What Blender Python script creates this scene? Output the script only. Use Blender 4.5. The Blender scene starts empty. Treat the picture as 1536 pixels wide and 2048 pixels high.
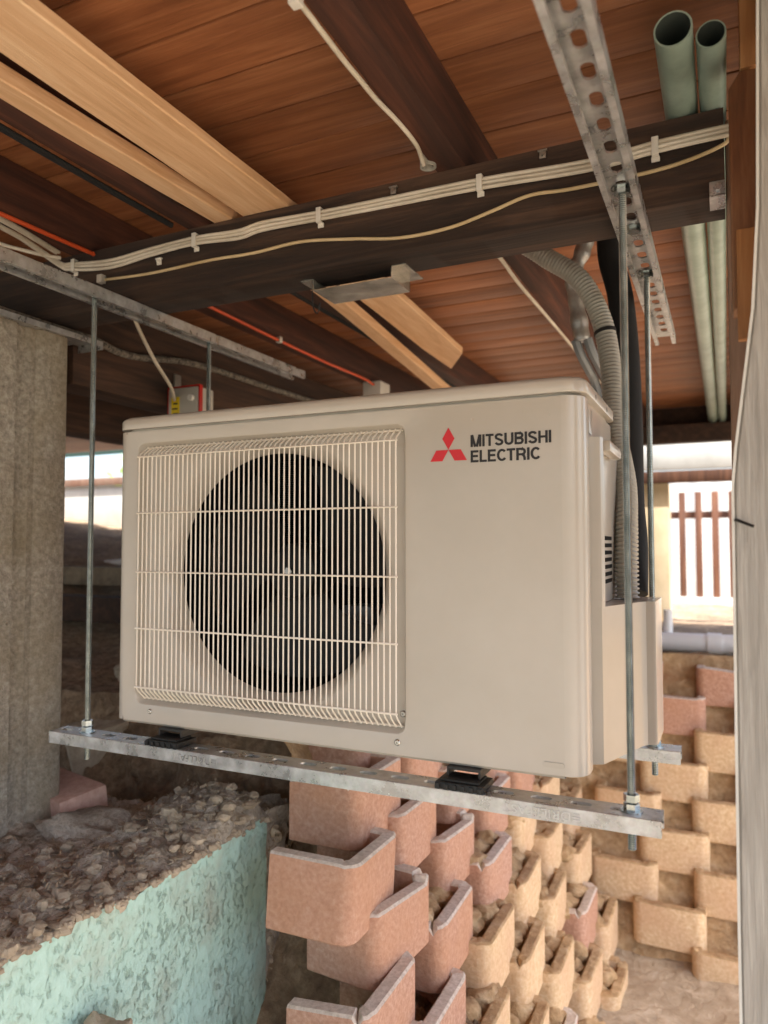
import bpy, bmesh, math, random
from math import sin, cos, pi, radians, sqrt, atan2, floor
from mathutils import Vector, Matrix, noise
random.seed(7)
S = bpy.context.scene
COL = S.collection
V = Vector

# ---------------------------------------------------------------- camera, sky, sun, exposure
FPX = 1470.0
CAM = V((.966, -.969, .299))
YAW, PITCH, ROLL = radians(24.93), radians(2.53), radians(-.05)
_f = V((-sin(YAW), cos(YAW), 0)); _r = V((cos(YAW), sin(YAW), 0)); _u = V((0, 0, 1))
CF = _f*cos(PITCH) + _u*sin(PITCH); _u2 = _u*cos(PITCH) - _f*sin(PITCH)
CR = _r*cos(ROLL) + _u2*sin(ROLL); CU = _u2*cos(ROLL) - _r*sin(ROLL)
cam = bpy.data.cameras.new('camera'); camo = bpy.data.objects.new('camera', cam); COL.objects.link(camo)
m3 = Matrix((CR, CU, -CF)).transposed()
camo.matrix_world = Matrix.Translation(CAM) @ m3.to_4x4()
cam.sensor_fit = 'VERTICAL'; cam.sensor_height = 36; cam.lens = 36*FPX/2048
cam.clip_start = .02; cam.clip_end = 400
cam.dof.use_dof = True; cam.dof.focus_distance = 1.1; cam.dof.aperture_fstop = 4.0
S.camera = camo
S.render.resolution_x = 768; S.render.resolution_y = 1024

SUN_AZ = V((.92, -.392, 0)); SUN_EL = radians(60)
W = bpy.data.worlds.new('World'); S.world = W; W.use_nodes = True
wn = W.node_tree.nodes; wl = W.node_tree.links
bg = wn['Background']; sky = wn.new('ShaderNodeTexSky'); sky.sky_type = 'NISHITA'; sky.sun_disc = False
sky.sun_elevation = SUN_EL; sky.sun_rotation = atan2(SUN_AZ.x, SUN_AZ.y)
sky.air_density = 1.0; sky.dust_density = 4.0; sky.ozone_density = .6
wl.new(sky.outputs['Color'], bg.inputs['Color']); bg.inputs['Strength'].default_value = .15
sun = bpy.data.lights.new('sun', 'SUN'); sun.energy = 4.5; sun.angle = radians(.6); sun.color = (1, .98, .95)
suno = bpy.data.objects.new('sun', sun); COL.objects.link(suno)
sd = V((SUN_AZ.x*cos(SUN_EL), SUN_AZ.y*cos(SUN_EL), sin(SUN_EL)))
suno.rotation_euler = sd.to_track_quat('Z', 'Y').to_euler(); suno.location = sd*30
S.view_settings.view_transform = 'Standard'; S.view_settings.look = 'None'
S.view_settings.exposure = 1.82; S.view_settings.gamma = 1
S.cycles.max_bounces = 10; S.cycles.diffuse_bounces = 6; S.cycles.glossy_bounces = 5
S.cycles.use_denoising = True; S.cycles.caustics_reflective = False; S.cycles.caustics_refractive = False

def at(px, py, **k):                     # photo pixel -> point on a plane x=, y= or z=
    d = CF + CR*((px-768)/FPX) + CU*((1024-py)/FPX)
    (a, v), = k.items(); i = 'xyz'.index(a)
    return CAM + d*((v-CAM[i])/d[i])

# ---------------------------------------------------------------- materials
def srgb(h):
    h = h.lstrip('#'); c = [int(h[i:i+2], 16)/255 for i in (0, 2, 4)]
    return tuple(x/12.92 if x <= .04045 else ((x+.055)/1.055)**2.4 for x in c)
MATS = {}
class NT:
    def __init__(s, name):
        s.m = bpy.data.materials.new(name); s.m.use_nodes = True
        s.n = s.m.node_tree.nodes; s.l = s.m.node_tree.links; s.b = s.n['Principled BSDF']
        MATS[name] = s.m
    def new(s, t, **k):
        o = s.n.new(t)
        for a, v in k.items():
            if a in o.inputs: o.inputs[a].default_value = v
            else: setattr(o, a, v)
        return o
    def link(s, a, b): s.l.new(a, b)
    def coords(s, scale=(1, 1, 1), rnd=True):
        tc = s.new('ShaderNodeTexCoord'); mp = s.new('ShaderNodeMapping'); mp.inputs['Scale'].default_value = scale
        s.link(tc.outputs['Object'], mp.inputs['Vector'])
        if rnd:
            oi = s.new('ShaderNodeObjectInfo'); mu = s.new('ShaderNodeMath', operation='MULTIPLY'); mu.inputs[1].default_value = 37.0
            s.link(oi.outputs['Random'], mu.inputs[0]); s.link(mu.outputs[0], mp.inputs['Location'])
        return mp.outputs[0]
    def noise(s, vec, scale, detail=4, rough=.55, dist=0):
        o = s.new('ShaderNodeTexNoise'); o.inputs['Scale'].default_value = scale; o.inputs['Detail'].default_value = detail
        o.inputs['Roughness'].default_value = rough; o.inputs['Distortion'].default_value = dist
        s.link(vec, o.inputs['Vector']); return o.outputs[0]
    def ramp(s, fac, stops):
        o = s.new('ShaderNodeValToRGB'); e = o.color_ramp.elements
        while len(e) < len(stops): e.new(.5)
        for i, (p, c) in enumerate(stops):
            e[i].position = p; e[i].color = (*c, 1) if len(c) == 3 else c
        s.link(fac, o.inputs[0]); return o.outputs[0]
    def mix(s, fac, a, b, mode='MIX'):
        o = s.new('ShaderNodeMix', data_type='RGBA', blend_type=mode)
        for sock, v in ((o.inputs[0], fac), (o.inputs[6], a), (o.inputs[7], b)):
            if hasattr(v, 'is_linked') or hasattr(v, 'links'): s.link(v, sock)
            elif isinstance(v, tuple): sock.default_value = (*v, 1)
            else: sock.default_value = v
        return o.outputs[2]
    def bump(s, h, strength=.3, dist=.01, prev=None):
        o = s.new('ShaderNodeBump'); o.inputs['Strength'].default_value = strength; o.inputs['Distance'].default_value = dist
        s.link(h, o.inputs['Height'])
        if prev: s.link(prev, o.inputs['Normal'])
        s.link(o.outputs[0], s.b.inputs['Normal']); return o.outputs[0]
    def done(s, col=None, rough=.6, metal=0, **k):
        if col is not None:
            if isinstance(col, tuple): s.b.inputs['Base Color'].default_value = (*col, 1)
            else: s.link(col, s.b.inputs['Base Color'])
        if isinstance(rough, (int, float)): s.b.inputs['Roughness'].default_value = rough
        else: s.link(rough, s.b.inputs['Roughness'])
        s.b.inputs['Metallic'].default_value = metal
        for a, v in k.items(): s.b.inputs[a].default_value = v
        return s.m
BW = ((.0, (0, 0, 0)), (1, (1, 1, 1)))
def wood(name, dark, mid, light, axis, rough=.75, blotch=None, var=.25, sc=1.0, amt=.5, crack=.0):
    t = NT(name); st = [14*sc]*3; st['xyz'.index(axis)] = 1.0*sc
    v = t.coords(tuple(st)); n = t.noise(v, 3.2, 8, .62, .6)
    c = t.ramp(n, ((.28, dark), (.5, mid), (.72, light)))
    v2 = t.coords(tuple(x*.25 for x in st)); n2 = t.noise(v2, 2.0, 4, .6)
    if blotch: c = t.mix(t.ramp(n2, ((.42, (0, 0, 0)), (.66, (amt, amt, amt)))), c, blotch)
    oi = t.new('ShaderNodeObjectInfo'); hs = t.new('ShaderNodeHueSaturation')
    mr = t.new('ShaderNodeMapRange'); mr.inputs[3].default_value = 1-var; mr.inputs[4].default_value = 1+var
    t.link(oi.outputs['Random'], mr.inputs[0]); t.link(mr.outputs[0], hs.inputs['Value']); t.link(c, hs.inputs['Color'])
    st2 = [90*sc]*3; st2['xyz'.index(axis)] = 3*sc
    fine = t.noise(t.coords(tuple(st2)), 2, 3)
    p = t.bump(fine, .35, .002); t.bump(n, .3, .004, p)
    return t.done(hs.outputs[0], rough)
def speck(name, a, b, c, sc=40, rough=.85, bump=.4, bd=.004, big=None, bigamt=.6, bigsc=4, pits=0):
    t = NT(name); v = t.coords()
    n = t.noise(v, sc, 8, .65); col = t.ramp(n, ((.3, a), (.5, b), (.7, c)))
    n2 = t.noise(v, bigsc, 5, .6)
    if big: col = t.mix(t.ramp(n2, ((.4, (0, 0, 0)), (.65, (bigamt,)*3))), col, big)
    h = n
    p = t.bump(n, bump, bd)
    if pits:
        vo = t.new('ShaderNodeTexVoronoi'); vo.inputs['Scale'].default_value = pits; t.link(v, vo.inputs['Vector'])
        pm = t.ramp(vo.outputs['Distance'], ((.05, (0, 0, 0)), (.22, (1, 1, 1))))
        n3 = t.noise(v, 9, 3); gate = t.ramp(n3, ((.5, (1, 1, 1)), (.6, (0, 0, 0))))
        pm2 = t.mix(gate, pm, (1.0, 1.0, 1.0)); t.bump(pm2, .6, .004, p)
    return t.done(col, rough)
def plain(name, col, rough=.5, metal=0, bumpsc=None, bs=.1, var=None, **k):
    t = NT(name)
    if bumpsc or var:
        v = t.coords(); n = t.noise(v, bumpsc or 20, 5)
        if bumpsc: t.bump(n, bs, .002)
        if var:
            n2 = t.noise(v, var[1], 6, .65); return t.done(t.ramp(n2, ((.35, col), (.68, var[0]))), rough, metal, **k)
    return t.done(col, rough, metal, **k)

wood('floorboard', srgb('7a4a2d'), srgb('96603d'), srgb('ad7650'), 'x', .55, srgb('623821'), .18, 1.3, .5)
wood('joist_wood', srgb('24140e'), srgb('462619'), srgb('653a28'), 'y', .8, srgb('24140c'), .15, 1, .7)
wood('bearer_wood', srgb('1e1510'), srgb('3a291f'), srgb('5a4232'), 'x', .85, srgb('150f0b'), .1, 1.2, .8)
wood('dark_wood', srgb('1d130d'), srgb('392519'), srgb('523828'), 'y', .85, srgb('1d120c'), .15, 1, .5)
wood('pale_pine', srgb('c79d74'), srgb('dab38c'), srgb('e6c6a2'), 'y', .55, srgb('bd8f62'), .06, 1.8, .45)
wood('pale_old', srgb('8f6b42'), srgb('a98a5c'), srgb('bfa273'), 'y', .7, srgb('7a5a38'), .1)
wood('raw_timber', srgb('8a5a34'), srgb('b07c4c'), srgb('c29262'), 'z', .65, srgb('6e4428'), .12, 1.2, .5)
wood('stained_timber', srgb('4c2c18'), srgb('74482a'), srgb('8d6342'), 'z', .6, srgb('a58f76'), .1, 1, .7)
wood('post_wood', srgb('6a5344'), srgb('8d7361'), srgb('a48b78'), 'z', .75, srgb('7c4a30'), .1, 1, .4)
wood('weathered_paint', srgb('8a867f'), srgb('a19d96'), srgb('b9b6af'), 'z', .45, srgb('928e87'), .03, 3.0, .4)
wood('picket_wood', srgb('472a1c'), srgb('643f2a'), srgb('7c543c'), 'z', .7)

t = NT('galvanised'); v = t.coords()
vo = t.new('ShaderNodeTexVoronoi'); vo.inputs['Scale'].default_value = 160; t.link(v, vo.inputs['Vector'])
n = t.noise(v, 35, 5, .6)
c = t.mix(.15, t.ramp(n, ((.3, srgb('959da2')), (.7, srgb('d3dadd')))), vo.outputs['Color'], 'SOFT_LIGHT')
hs = t.new('ShaderNodeHueSaturation'); hs.inputs['Saturation'].default_value = .25; t.link(c, hs.inputs['Color'])
t.bump(n, .08, .001); t.done(hs.outputs[0], t.ramp(n, ((.3, (.22,)*3), (.7, (.40,)*3))), .72)
plain('zinc', srgb('b9bfbd'), .22, .9, 60, .05, (srgb('949c9a'), 40))
plain('unit_paint', srgb('c5bfb5'), .25, 0, 260, .02, (srgb('b7b0a4'), 1.8), **{'Coat Weight': .25, 'Coat Roughness': .15})
plain('unit_wire', srgb('f0e9dd'), .35)
plain('unit_under', srgb('3b3a38'), .6, .3)
plain('fan_black', srgb('131415'), .5, **{'Specular IOR Level': .25})
plain('interior_black', srgb('090909'), .8, **{'Specular IOR Level': .1})
plain('coil_fin', srgb('9aa0a0'), .3, .9)
plain('rubber', srgb('141414'), .55, 0, 120, .3)
plain('logo_red', srgb('c8232c'), .35)
plain('logo_black', srgb('1c1a19'), .4)
plain('steel', srgb('b5b5b2'), .25, 1)
plain('cable_white', srgb('d9d2c4'), .5, 0, 60, .1, (srgb('b5aa96'), 9))
plain('cable_cream', srgb('cdb891'), .55, 0, 60, .1, (srgb('b39c72'), 12))
plain('cable_orange', srgb('d4552a'), .45)
plain('clip_white', srgb('d8d4cb'), .45)
plain('clip_metal', srgb('9d9489'), .45, .8)
plain('conduit_grey', srgb('a3a096'), .45)
plain('pipe_green', srgb('8fa197'), .35, 0, 25, .05, (srgb('74867b'), 14))
plain('pipe_inside', srgb('3c4440'), .6)
plain('insulation_black', srgb('0d0d0d'), .85, 0, 90, .4)
plain('tape_silver', srgb('b9b6b1'), .32, .45, 45, .8, (srgb('8c8985'), 30))
plain('pipe_grey', srgb('7b7f82'), .5)
plain('pvc_white', srgb('e4e6e6'), .3)
plain('plastic_white', srgb('dedbd4'), .4)
plain('plastic_red', srgb('b3261e'), .4)
plain('label_yellow', srgb('e6c81e'), .5)
plain('plastic_grey', srgb('b9b4ab'), .45)
t = NT('clear_tray'); v = t.coords(); n = t.noise(v, 25, 4); t.bump(n, .4, .004)
t.done(t.ramp(n, ((.35, srgb('b5b3a8')), (.7, srgb('e6e3d8')))), .22, .75)
plain('black_furry', srgb('2a2724'), .9, 0, 220, 1.0, (srgb('8d857a'), 120))
plain('board_green', srgb('3f5a4e'), .6, 0, 30, .1)
plain('board_white', srgb('dcdcd6'), .6, 0, 20, .1, (srgb('c6c6c0'), 6))
plain('board_cream', srgb('d8c3a0'), .7, 0, 20, .1, (srgb('c2aa84'), 5))
plain('leaf', srgb('a9b85a'), .6, 0, None, 0, (srgb('6f8a3a'), 8))
speck('concrete', srgb('7b756d'), srgb('9f988d'), srgb('bdb7ac'), 110, .92, .9, .005, srgb('8b7f66'), .6, 5, 60)
speck('concrete_dark', srgb('75695a'), srgb('8f826f'), srgb('a59882'), 30, .9, .8, .01, srgb('64584a'), .6, 7)
speck('terracotta', srgb('a47a67'), srgb('bb937f'), srgb('ccab98'), 120, .88, .7, .003, srgb('b98a6a'), .5, 5)
speck('lit_terracotta', srgb('c3a37c'), srgb('d6bb96'), srgb('e6d2b2'), 90, .9, .7, .003, srgb('c7a183'), .5, 6)  # far blocks: glare of strong daylight put into a paler terracotta colour
speck('block_rim', srgb('b3a698'), srgb('cdc1b4'), srgb('dfd5ca'), 120, .95, .6, .003)
speck('pink_brick', srgb('bb9487'), srgb('cca89b'), srgb('d8b8ac'), 70, .9, .3, .002, srgb('8d7a63'), .4, 6)
speck('soil', srgb('6b5845'), srgb('957e64'), srgb('bda68a'), 38, .95, 1.0, .02, srgb('5c4a39'), .6, 6)
speck('sandy_soil', srgb('a5875f'), srgb('c9a97f'), srgb('e0c7a2'), 34, .95, 1.0, .02, srgb('94775a'), .5, 5)
speck('pale_ground', srgb('9a8a76'), srgb('bbaa93'), srgb('d0c2ae'), 26, .95, 1.0, .02, srgb('a08e77'), .6, 5)
speck('yard', srgb('5b5950'), srgb('6b695f'), srgb('7a786d'), 6, .95, .3, .01)
speck('rubble', srgb('9c9184'), srgb('c0b5a6'), srgb('dad1c3'), 90, .95, 1.0, .012, srgb('7a6956'), .5, 9)
speck('rock', srgb('8f8170'), srgb('aa9c88'), srgb('c4b7a3'), 24, .95, .9, .012)
plain('straw', srgb('b5a58c'), .8, 0, None, 0, (srgb('8a7862'), 60))
# mint render: thick trowelled stucco, worn where the grey coat shows
t = NT('mint_render'); v = t.coords((1, 1, 1)); tc = t.new('ShaderNodeTexCoord'); mp = t.new('ShaderNodeMapping')
mp.inputs['Scale'].default_value = (1, 1.0, .7); mp.inputs['Rotation'].default_value = (radians(-32), 0, 0)
t.link(tc.outputs['Object'], mp.inputs['Vector'])
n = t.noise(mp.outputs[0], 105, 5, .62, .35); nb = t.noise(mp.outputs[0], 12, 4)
col = t.ramp(n, ((.28, srgb('94b3a7')), (.40, srgb('accfc4')), (.75, srgb('bbddd5'))))  # darkest stop paints shade into the trowel creases
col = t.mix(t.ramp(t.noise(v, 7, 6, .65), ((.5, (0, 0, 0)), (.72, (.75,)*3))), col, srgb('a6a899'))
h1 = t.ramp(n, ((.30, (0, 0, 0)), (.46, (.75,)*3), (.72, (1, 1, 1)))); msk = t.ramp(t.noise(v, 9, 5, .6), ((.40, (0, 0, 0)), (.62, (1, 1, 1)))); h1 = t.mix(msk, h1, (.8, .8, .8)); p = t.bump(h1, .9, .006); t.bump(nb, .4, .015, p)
t.done(col, .62)

# ---------------------------------------------------------------- mesh helpers (world coordinates, shifted to the owner's base)
class MB:
    def __init__(s): s.v = []; s.f = []; s.mi = []; s.m = 0
    def add(s, vs, fs):
        b = len(s.v); s.v += [tuple(x) for x in vs]; s.f += [tuple(b+i for i in f) for f in fs]; s.mi += [s.m]*len(fs); return s
    def box(s, a, b, bev=0.0, M=None):
        bm = bmesh.new(); bmesh.ops.create_cube(bm, size=1)
        for v in bm.verts:
            v.co = V([(a[i]+b[i])/2 + v.co[i]*abs(b[i]-a[i]) for i in range(3)])
        if bev > 0: bmesh.ops.bevel(bm, geom=bm.edges[:], offset=bev, segments=2, affect='EDGES', profile=.6)
        if M is not None: bmesh.ops.transform(bm, matrix=M, verts=bm.verts)
        bm.verts.index_update(); s.add([v.co for v in bm.verts], [[v.index for v in f.verts] for f in bm.faces]); bm.free(); return s
    def prism(s, poly, fn, d0, d1):                # polygon (u,w) extruded from d0 to d1; fn(u,w,d) -> xyz
        n = len(poly)
        s.add([fn(u, w, d0) for u, w in poly] + [fn(u, w, d1) for u, w in poly],
              [tuple(range(n))[::-1], tuple(range(n, 2*n))] + [(i, (i+1) % n, n+(i+1) % n, n+i) for i in range(n)]); return s
    def rings(s, rs, closed=True, cap0=False, cap1=False):
        n = len(rs[0]); vs = [p for r in rs for p in r]; fs = []
        for i in range(len(rs)-1):
            for j in range(n if closed else n-1):
                k = (j+1) % n; fs.append((i*n+j, i*n+k, (i+1)*n+k, (i+1)*n+j))
        if cap0: fs.append(tuple(range(n))[::-1])
        if cap1: fs.append(tuple((len(rs)-1)*n+j for j in range(n)))
        return s.add(vs, fs)
    def tube(s, pts, r, seg=8, caps=True, sm=0):
        pts = [V(p) for p in pts]
        if sm: pts = smooth(pts, sm)
        rf = r if callable(r) else (lambda t: r)
        up = V((0, 0, 1)); rs = []; N = len(pts); nprev = None
        for i, p in enumerate(pts):
            d = (pts[min(i+1, N-1)] - pts[max(i-1, 0)]).normalized()
            if nprev is None:
                a = V((1, 0, 0)) if abs(d.x) < .8 else V((0, 1, 0)); n1 = (a - d*a.dot(d)).normalized()
            else: n1 = (nprev - d*nprev.dot(d)).normalized()
            nprev = n1; n2 = d.cross(n1); rr = rf(i/(N-1))
            rs.append([p + (n1*cos(2*pi*k/seg) + n2*sin(2*pi*k/seg))*rr for k in range(seg)])
        return s.rings(rs, True, caps, caps)
    def cyl(s, p, q, r, seg=16, r2=None):
        return s.tube([p, q], (lambda t: r + ((r2 if r2 is not None else r)-r)*t), seg)
    def hexa(s, p, h, r): return s.tube([p, (p[0], p[1], p[2]+h)], r, 6)
    def mesh(s, name, base):
        me = bpy.data.meshes.new(name); b = V(base)
        me.from_pydata([V(v)-b for v in s.v], [], s.f)
        if any(s.mi): me.polygons.foreach_set('material_index', s.mi)
        bm = bmesh.new(); bm.from_mesh(me); bmesh.ops.recalc_face_normals(bm, faces=bm.faces); bm.to_mesh(me); bm.free()
        me.update(); return me
def smooth(pts, n):
    out = []; P = [pts[0]] + list(pts) + [pts[-1]]
    for i in range(1, len(P)-2):
        a, b, c, d = P[i-1:i+3]
        for k in range(n):
            t = k/n
            out.append(.5*((2*b) + (c-a)*t + (2*a-5*b+4*c-d)*t*t + (3*b-a-3*c+d)*t**3))
    out.append(V(pts[-1])); return out
def base_of(o):
    return V(o['_b']) if o is not None else V((0, 0, 0))
def shade(me, ang=35):
    for p in me.polygons: p.use_smooth = True
    try: me.set_sharp_from_angle(angle=radians(ang))
    except Exception: pass
def part(name, mb, mat, parent, sm=35, label=None, kind=None):
    me = mb.mesh(name, base_of(parent)); o = bpy.data.objects.new(name, me); COL.objects.link(o)
    for m in ([mat] if isinstance(mat, str) else mat): me.materials.append(MATS[m])
    if sm: shade(me, sm)
    o.parent = parent; o['_b'] = list(base_of(parent))
    if label: o['label'] = label
    if kind: o['kind'] = kind
    return o
def tagit(o, label, cat, group=None, kind=None):
    if kind: o['kind'] = kind
    if label: o['label'] = label
    if cat: o['category'] = cat
    if group: o['group'] = group
    return o
def thing(name, base, label=None, cat=None, group=None, kind=None):
    o = bpy.data.objects.new(name, None); COL.objects.link(o); o.location = base; o['_b'] = list(base); o.empty_display_size = .05
    return tagit(o, label, cat, group, kind)
def solo(name, mb, mat, base, label=None, cat=None, group=None, kind=None, sm=35):
    me = mb.mesh(name, base); o = bpy.data.objects.new(name, me); COL.objects.link(o); o.location = base; o['_b'] = list(base)
    for m in ([mat] if isinstance(mat, str) else mat): me.materials.append(MATS[m])
    if sm: shade(me, sm)
    return tagit(o, label, cat, group, kind)
def fbm(x, y, z=0, o=4): return noise.fractal(V((x, y, z)), 1.0, 2.0, o)
def rr(x0, x1, y0, y1, r, n=6):                   # rounded rectangle outline, counter-clockwise
    out = []
    for cx, cy, a0 in ((x1-r, y0+r, -90), (x1-r, y1-r, 0), (x0+r, y1-r, 90), (x0+r, y0+r, 180)):
        for k in range(n+1):
            a = radians(a0+90*k/n); out.append((cx+r*cos(a), cy+r*sin(a)))
    return out

# ---------------------------------------------------------------- setting: ground, hillside, floor above
HB, HC, BX, PP = .132, .1, .044, .315             # block height, course height, set-back per course, block pitch
def facex(z): return .407 + BX/HC*(-.343-z)       # near crib wall leans back: face x at height z
def facey(z): return 1.84 + BX/HC*(z+.13)         # far crib wall
mb = MB(); nx, ny = 90, 90                        # lower ground
def gz(x, y): return -1.0 + .03*fbm(x*2.5, y*2.5, 3) + .012*fbm(x*14, y*14, 5) - .02*max(0, 1.2-y) + .05*max(0, y-1.4)
xs = [-4 + 8.2*(i/nx) for i in range(nx+1)]; xs = [.2+(abs(x)**1.6)*(1 if x > 0 else -1)*.5 for x in xs]
ys = [-4 + 6.4*(i/ny) for i in range(ny+1)]; ys = [.9+(abs(y)**1.6)*(1 if y > 0 else -1)*.5 for y in ys]
mb.add([(x, y, gz(x, y)) for y in ys for x in xs], [(j*(nx+1)+i, j*(nx+1)+i+1, (j+1)*(nx+1)+i+1, (j+1)*(nx+1)+i) for j in range(ny) for i in range(nx)])
solo('ground', mb, 'pale_ground', (0, 0, -1), None, None, None, 'structure')
mb = MB(); mb.add([(-150, -150, -1.12), (150, -150, -1.12), (150, 150, -1.12), (-150, 150, -1.12)], [(0, 1, 2, 3)])
solo('yard', mb, 'yard', (0, 0, -1.12), None, None, None, 'structure', 0)
# hillside: bank behind the near wall, bank behind the far wall, and the plateau above
mb = MB(); ny, nz = 150, 70
def bank(y, z):
    off = .165 if y < .55 else .15
    return facex(z) - off + .02*fbm(y*9, z*9, 1) + .012*fbm(y*30, z*30, 2)
Y0, Y1, Z0, Z1 = .33, 2.1, -1.12, -.1
mb.m = 1
mb.add([(bank(Y0+(Y1-Y0)*i/ny, Z0+(Z1-Z0)*j/nz), Y0+(Y1-Y0)*i/ny, Z0+(Z1-Z0)*j/nz) for j in range(nz+1) for i in range(ny+1)],
       [(j*(ny+1)+i, j*(ny+1)+i+1, (j+1)*(ny+1)+i+1, (j+1)*(ny+1)+i) for j in range(nz) for i in range(ny)])
n2 = 120
X0, X1 = .2, 3.2
mb.add([(X0+(X1-X0)*i/n2, facey(Z0+(Z1-Z0)*j/nz)+.085+.02*fbm(i*.22, j*.13, 7)+.012*fbm(i*.8, j*.5, 8), Z0+(Z1-Z0)*j/nz) for j in range(nz+1) for i in range(n2+1)],
       [(j*(n2+1)+i, j*(n2+1)+i+1, (j+1)*(n2+1)+i+1, (j+1)*(n2+1)+i) for j in range(nz) for i in range(n2)])
mb.m = 0
def hz(x, y):                                      # plateau height
    h = -.105 + .02*fbm(x*3, y*3, 2) + .012*fbm(x*12, y*12, 4)
    h += .10*max(0, -.2-x)*max(0, min(1, (y-.4)/.8))*1.2
    if y > 2.6: h += -.02*(y-2.6)
    if x > .3 and 1.7 < y < 2.4: h -= .03*(1-abs(y-2.05)/.35)
    if y > 1.2 and x < -.6: h += .12*min(1.5, (y-1.2))*min(1.0, (-.6-x))
    return h
NX, NY = 110, 110
gx = [-7 + (facex(-.1)-.15+7)*(1-(1-i/NX)**2.2) for i in range(NX+1)]
gy = [.52 + 9.5*(j/NY)**1.9 for j in range(NY+1)]
mb.add([(x, y, hz(x, y)) for y in gy for x in gx], [(j*(NX+1)+i, j*(NX+1)+i+1, (j+1)*(NX+1)+i+1, (j+1)*(NX+1)+i) for j in range(NY) for i in range(NX)])
ns, nq = 150, 24                                     # rough front slope of the plateau, down to the rubble
g = []
for j in range(nq+1):
    t_ = j/nq
    for i in range(ns+1):
        x = -2.2 + 2.42*i/ns
        if i == ns: x = .15
        e = hz(x, .52)
        g.append((x, .52-.16*t_+.03*fbm(x*9, t_*3, 21)*sin(pi*t_)*1.2, e+.002-(.26+.3*max(0, (x+.1)*2))*t_+(.03*fbm(x*8, t_*4, 22)+.018*fbm(x*25, t_*9, 23))*min(1, t_*3)))
mb.add(g, [(j*(ns+1)+i, j*(ns+1)+i+1, (j+1)*(ns+1)+i+1, (j+1)*(ns+1)+i) for j in range(nq) for i in range(ns)])
gx2 = [.25 + 4.5*(i/60)**1.4 for i in range(61)]; gy2 = [facey(-.1)+.11 + 8*(j/60)**1.6 for j in range(61)]
mb.add([(x, y, hz(x, y)+.004) for y in gy2 for x in gx2], [(j*61+i, j*61+i+1, (j+1)*61+i+1, (j+1)*61+i) for j in range(60) for i in range(60)])
solo('hillside', mb, ['soil', 'sandy_soil'], (0, 1, -.1), None, None, None, 'structure')

mb = MB(); g = []; nh = 60
for j in range(nh+1):
    for i in range(nh+1):
        x, y = .02+.62*i/nh, -.15+.62*j/nh
        g.append((x, y, -.47-.45*max(0, x-.12)-1.9*max(0, .34-y)+.05*fbm(x*7, y*7, 11)+.02*fbm(x*22, y*22, 12)+.01*fbm(x*60, y*60, 13)))
mb.add(g, [(j*(nh+1)+i, j*(nh+1)+i+1, (j+1)*(nh+1)+i+1, (j+1)*(nh+1)+i) for j in range(nh) for i in range(nh)])
solo('soil_slope', mb, 'soil', (.3, .15, -.6), None, None, None, 'structure')
ceil = thing('ceiling', (0, 0, .976), None, None, None, 'structure')
bm0 = MB(); bm0.box((-5.4, .0018, .976), (2.08, .0982, .996), .0022)
bme = bm0.mesh('board', (0, 0, .976)); bme.materials.append(MATS['floorboard']); shade(bme)
for i in range(-32, 30):
    o = bpy.data.objects.new('board', bme); COL.objects.link(o); o.parent = ceil
    o.location = (random.uniform(-.05, .05), -.024 + i*.1, random.uniform(0, .0015)); o['_b'] = [0, 0, 0]
mb = MB(); mb.box((-5.5, -3.3, 1.0), (2.1, 3.0, 1.06)); part('slab', mb, 'dark_wood', ceil, 0)

# ---------------------------------------------------------------- timbers under the floor
def timber(name, a, b, mat, label, cat, group=None, bev=.003, wob=.0):
    mb = MB(); mb.box(a, b, bev)
    return solo(name, mb, mat, (a[0], a[1], a[2]), label, cat, group)
JG = 'joists under the floor'
timber('joist', (.570, -3.2, .876), (.617, 2.9, .9755), 'joist_wood', 'dark red-brown joist carrying the single white cable above the unit', 'joist', JG)
timber('joist', (.082, -3.2, .876), (.129, 2.9, .9755), 'joist_wood', 'old dark joist beside the two pale loose timbers', 'joist', JG)
timber('joist', (-.21, -3.2, .876), (-.162, 2.9, .9755), 'joist_wood', 'dark joist with the orange cable along its side', 'joist', JG)
timber('joist', (1.05, -3.2, .876), (1.10, 2.9, .9755), 'joist_wood', 'dark joist beside the green pipes at far right', 'joist', JG)
for k, x in enumerate((-.72, -1.2)):
    timber('joist', (x, -3.2, .876), (x+.047, 2.9, .9755), 'joist_wood', ['dark joist in the shadow left of the concrete post', 'dark joist farthest left under the floor'][k], 'joist', JG)
# main bearer with adzed, uneven lower edge
mb = MB(); rs = []; NB = 90
for i in range(NB+1):
    x = -.62 + (.974+.62)*i/NB; a = .003*fbm(x*6, 0, 1); b = .003*fbm(x*6, 5, 2); c = .004*fbm(x*3, 9, 3)
    rs.append([(x, .079+c*.3, .876), (x, .079+c+.002*fbm(x*20, 1, 1), .82), (x, .079+c*.5, .765+a), (x, .084, .760),
               (x, .165, .760), (x, .170+b, .764), (x, .171, .876)])
mb.rings(rs, True, True, True)
bearer = solo('bearer', mb, 'bearer_wood', (0, .12, .76), 'heavy old dark bearer across the picture with white cables clipped along it', 'bearer', None, None, 40)
timber('bearer', (-2.4, 2.82, .79), (1.9, 2.9, .8755), 'dark_wood', 'dark rear bearer below the far ends of the green pipes', 'bearer')
timber('rim_joist', (-.9, 2.925, .81), (1.9, 2.96, .9755), 'dark_wood', 'dark rim joist closing the floor edge behind the rear bearer', 'joist')
timber('bearer', (-.43, .20, .655), (-.335, 2.8, .8755), 'dark_wood', 'dark bearer running back from the top of the concrete post', 'bearer')
timber('bearer', (-.86, .3, .63), (-.76, 2.8, .8755), 'dark_wood', 'second dark bearer running back behind the concrete post', 'bearer')
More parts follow.
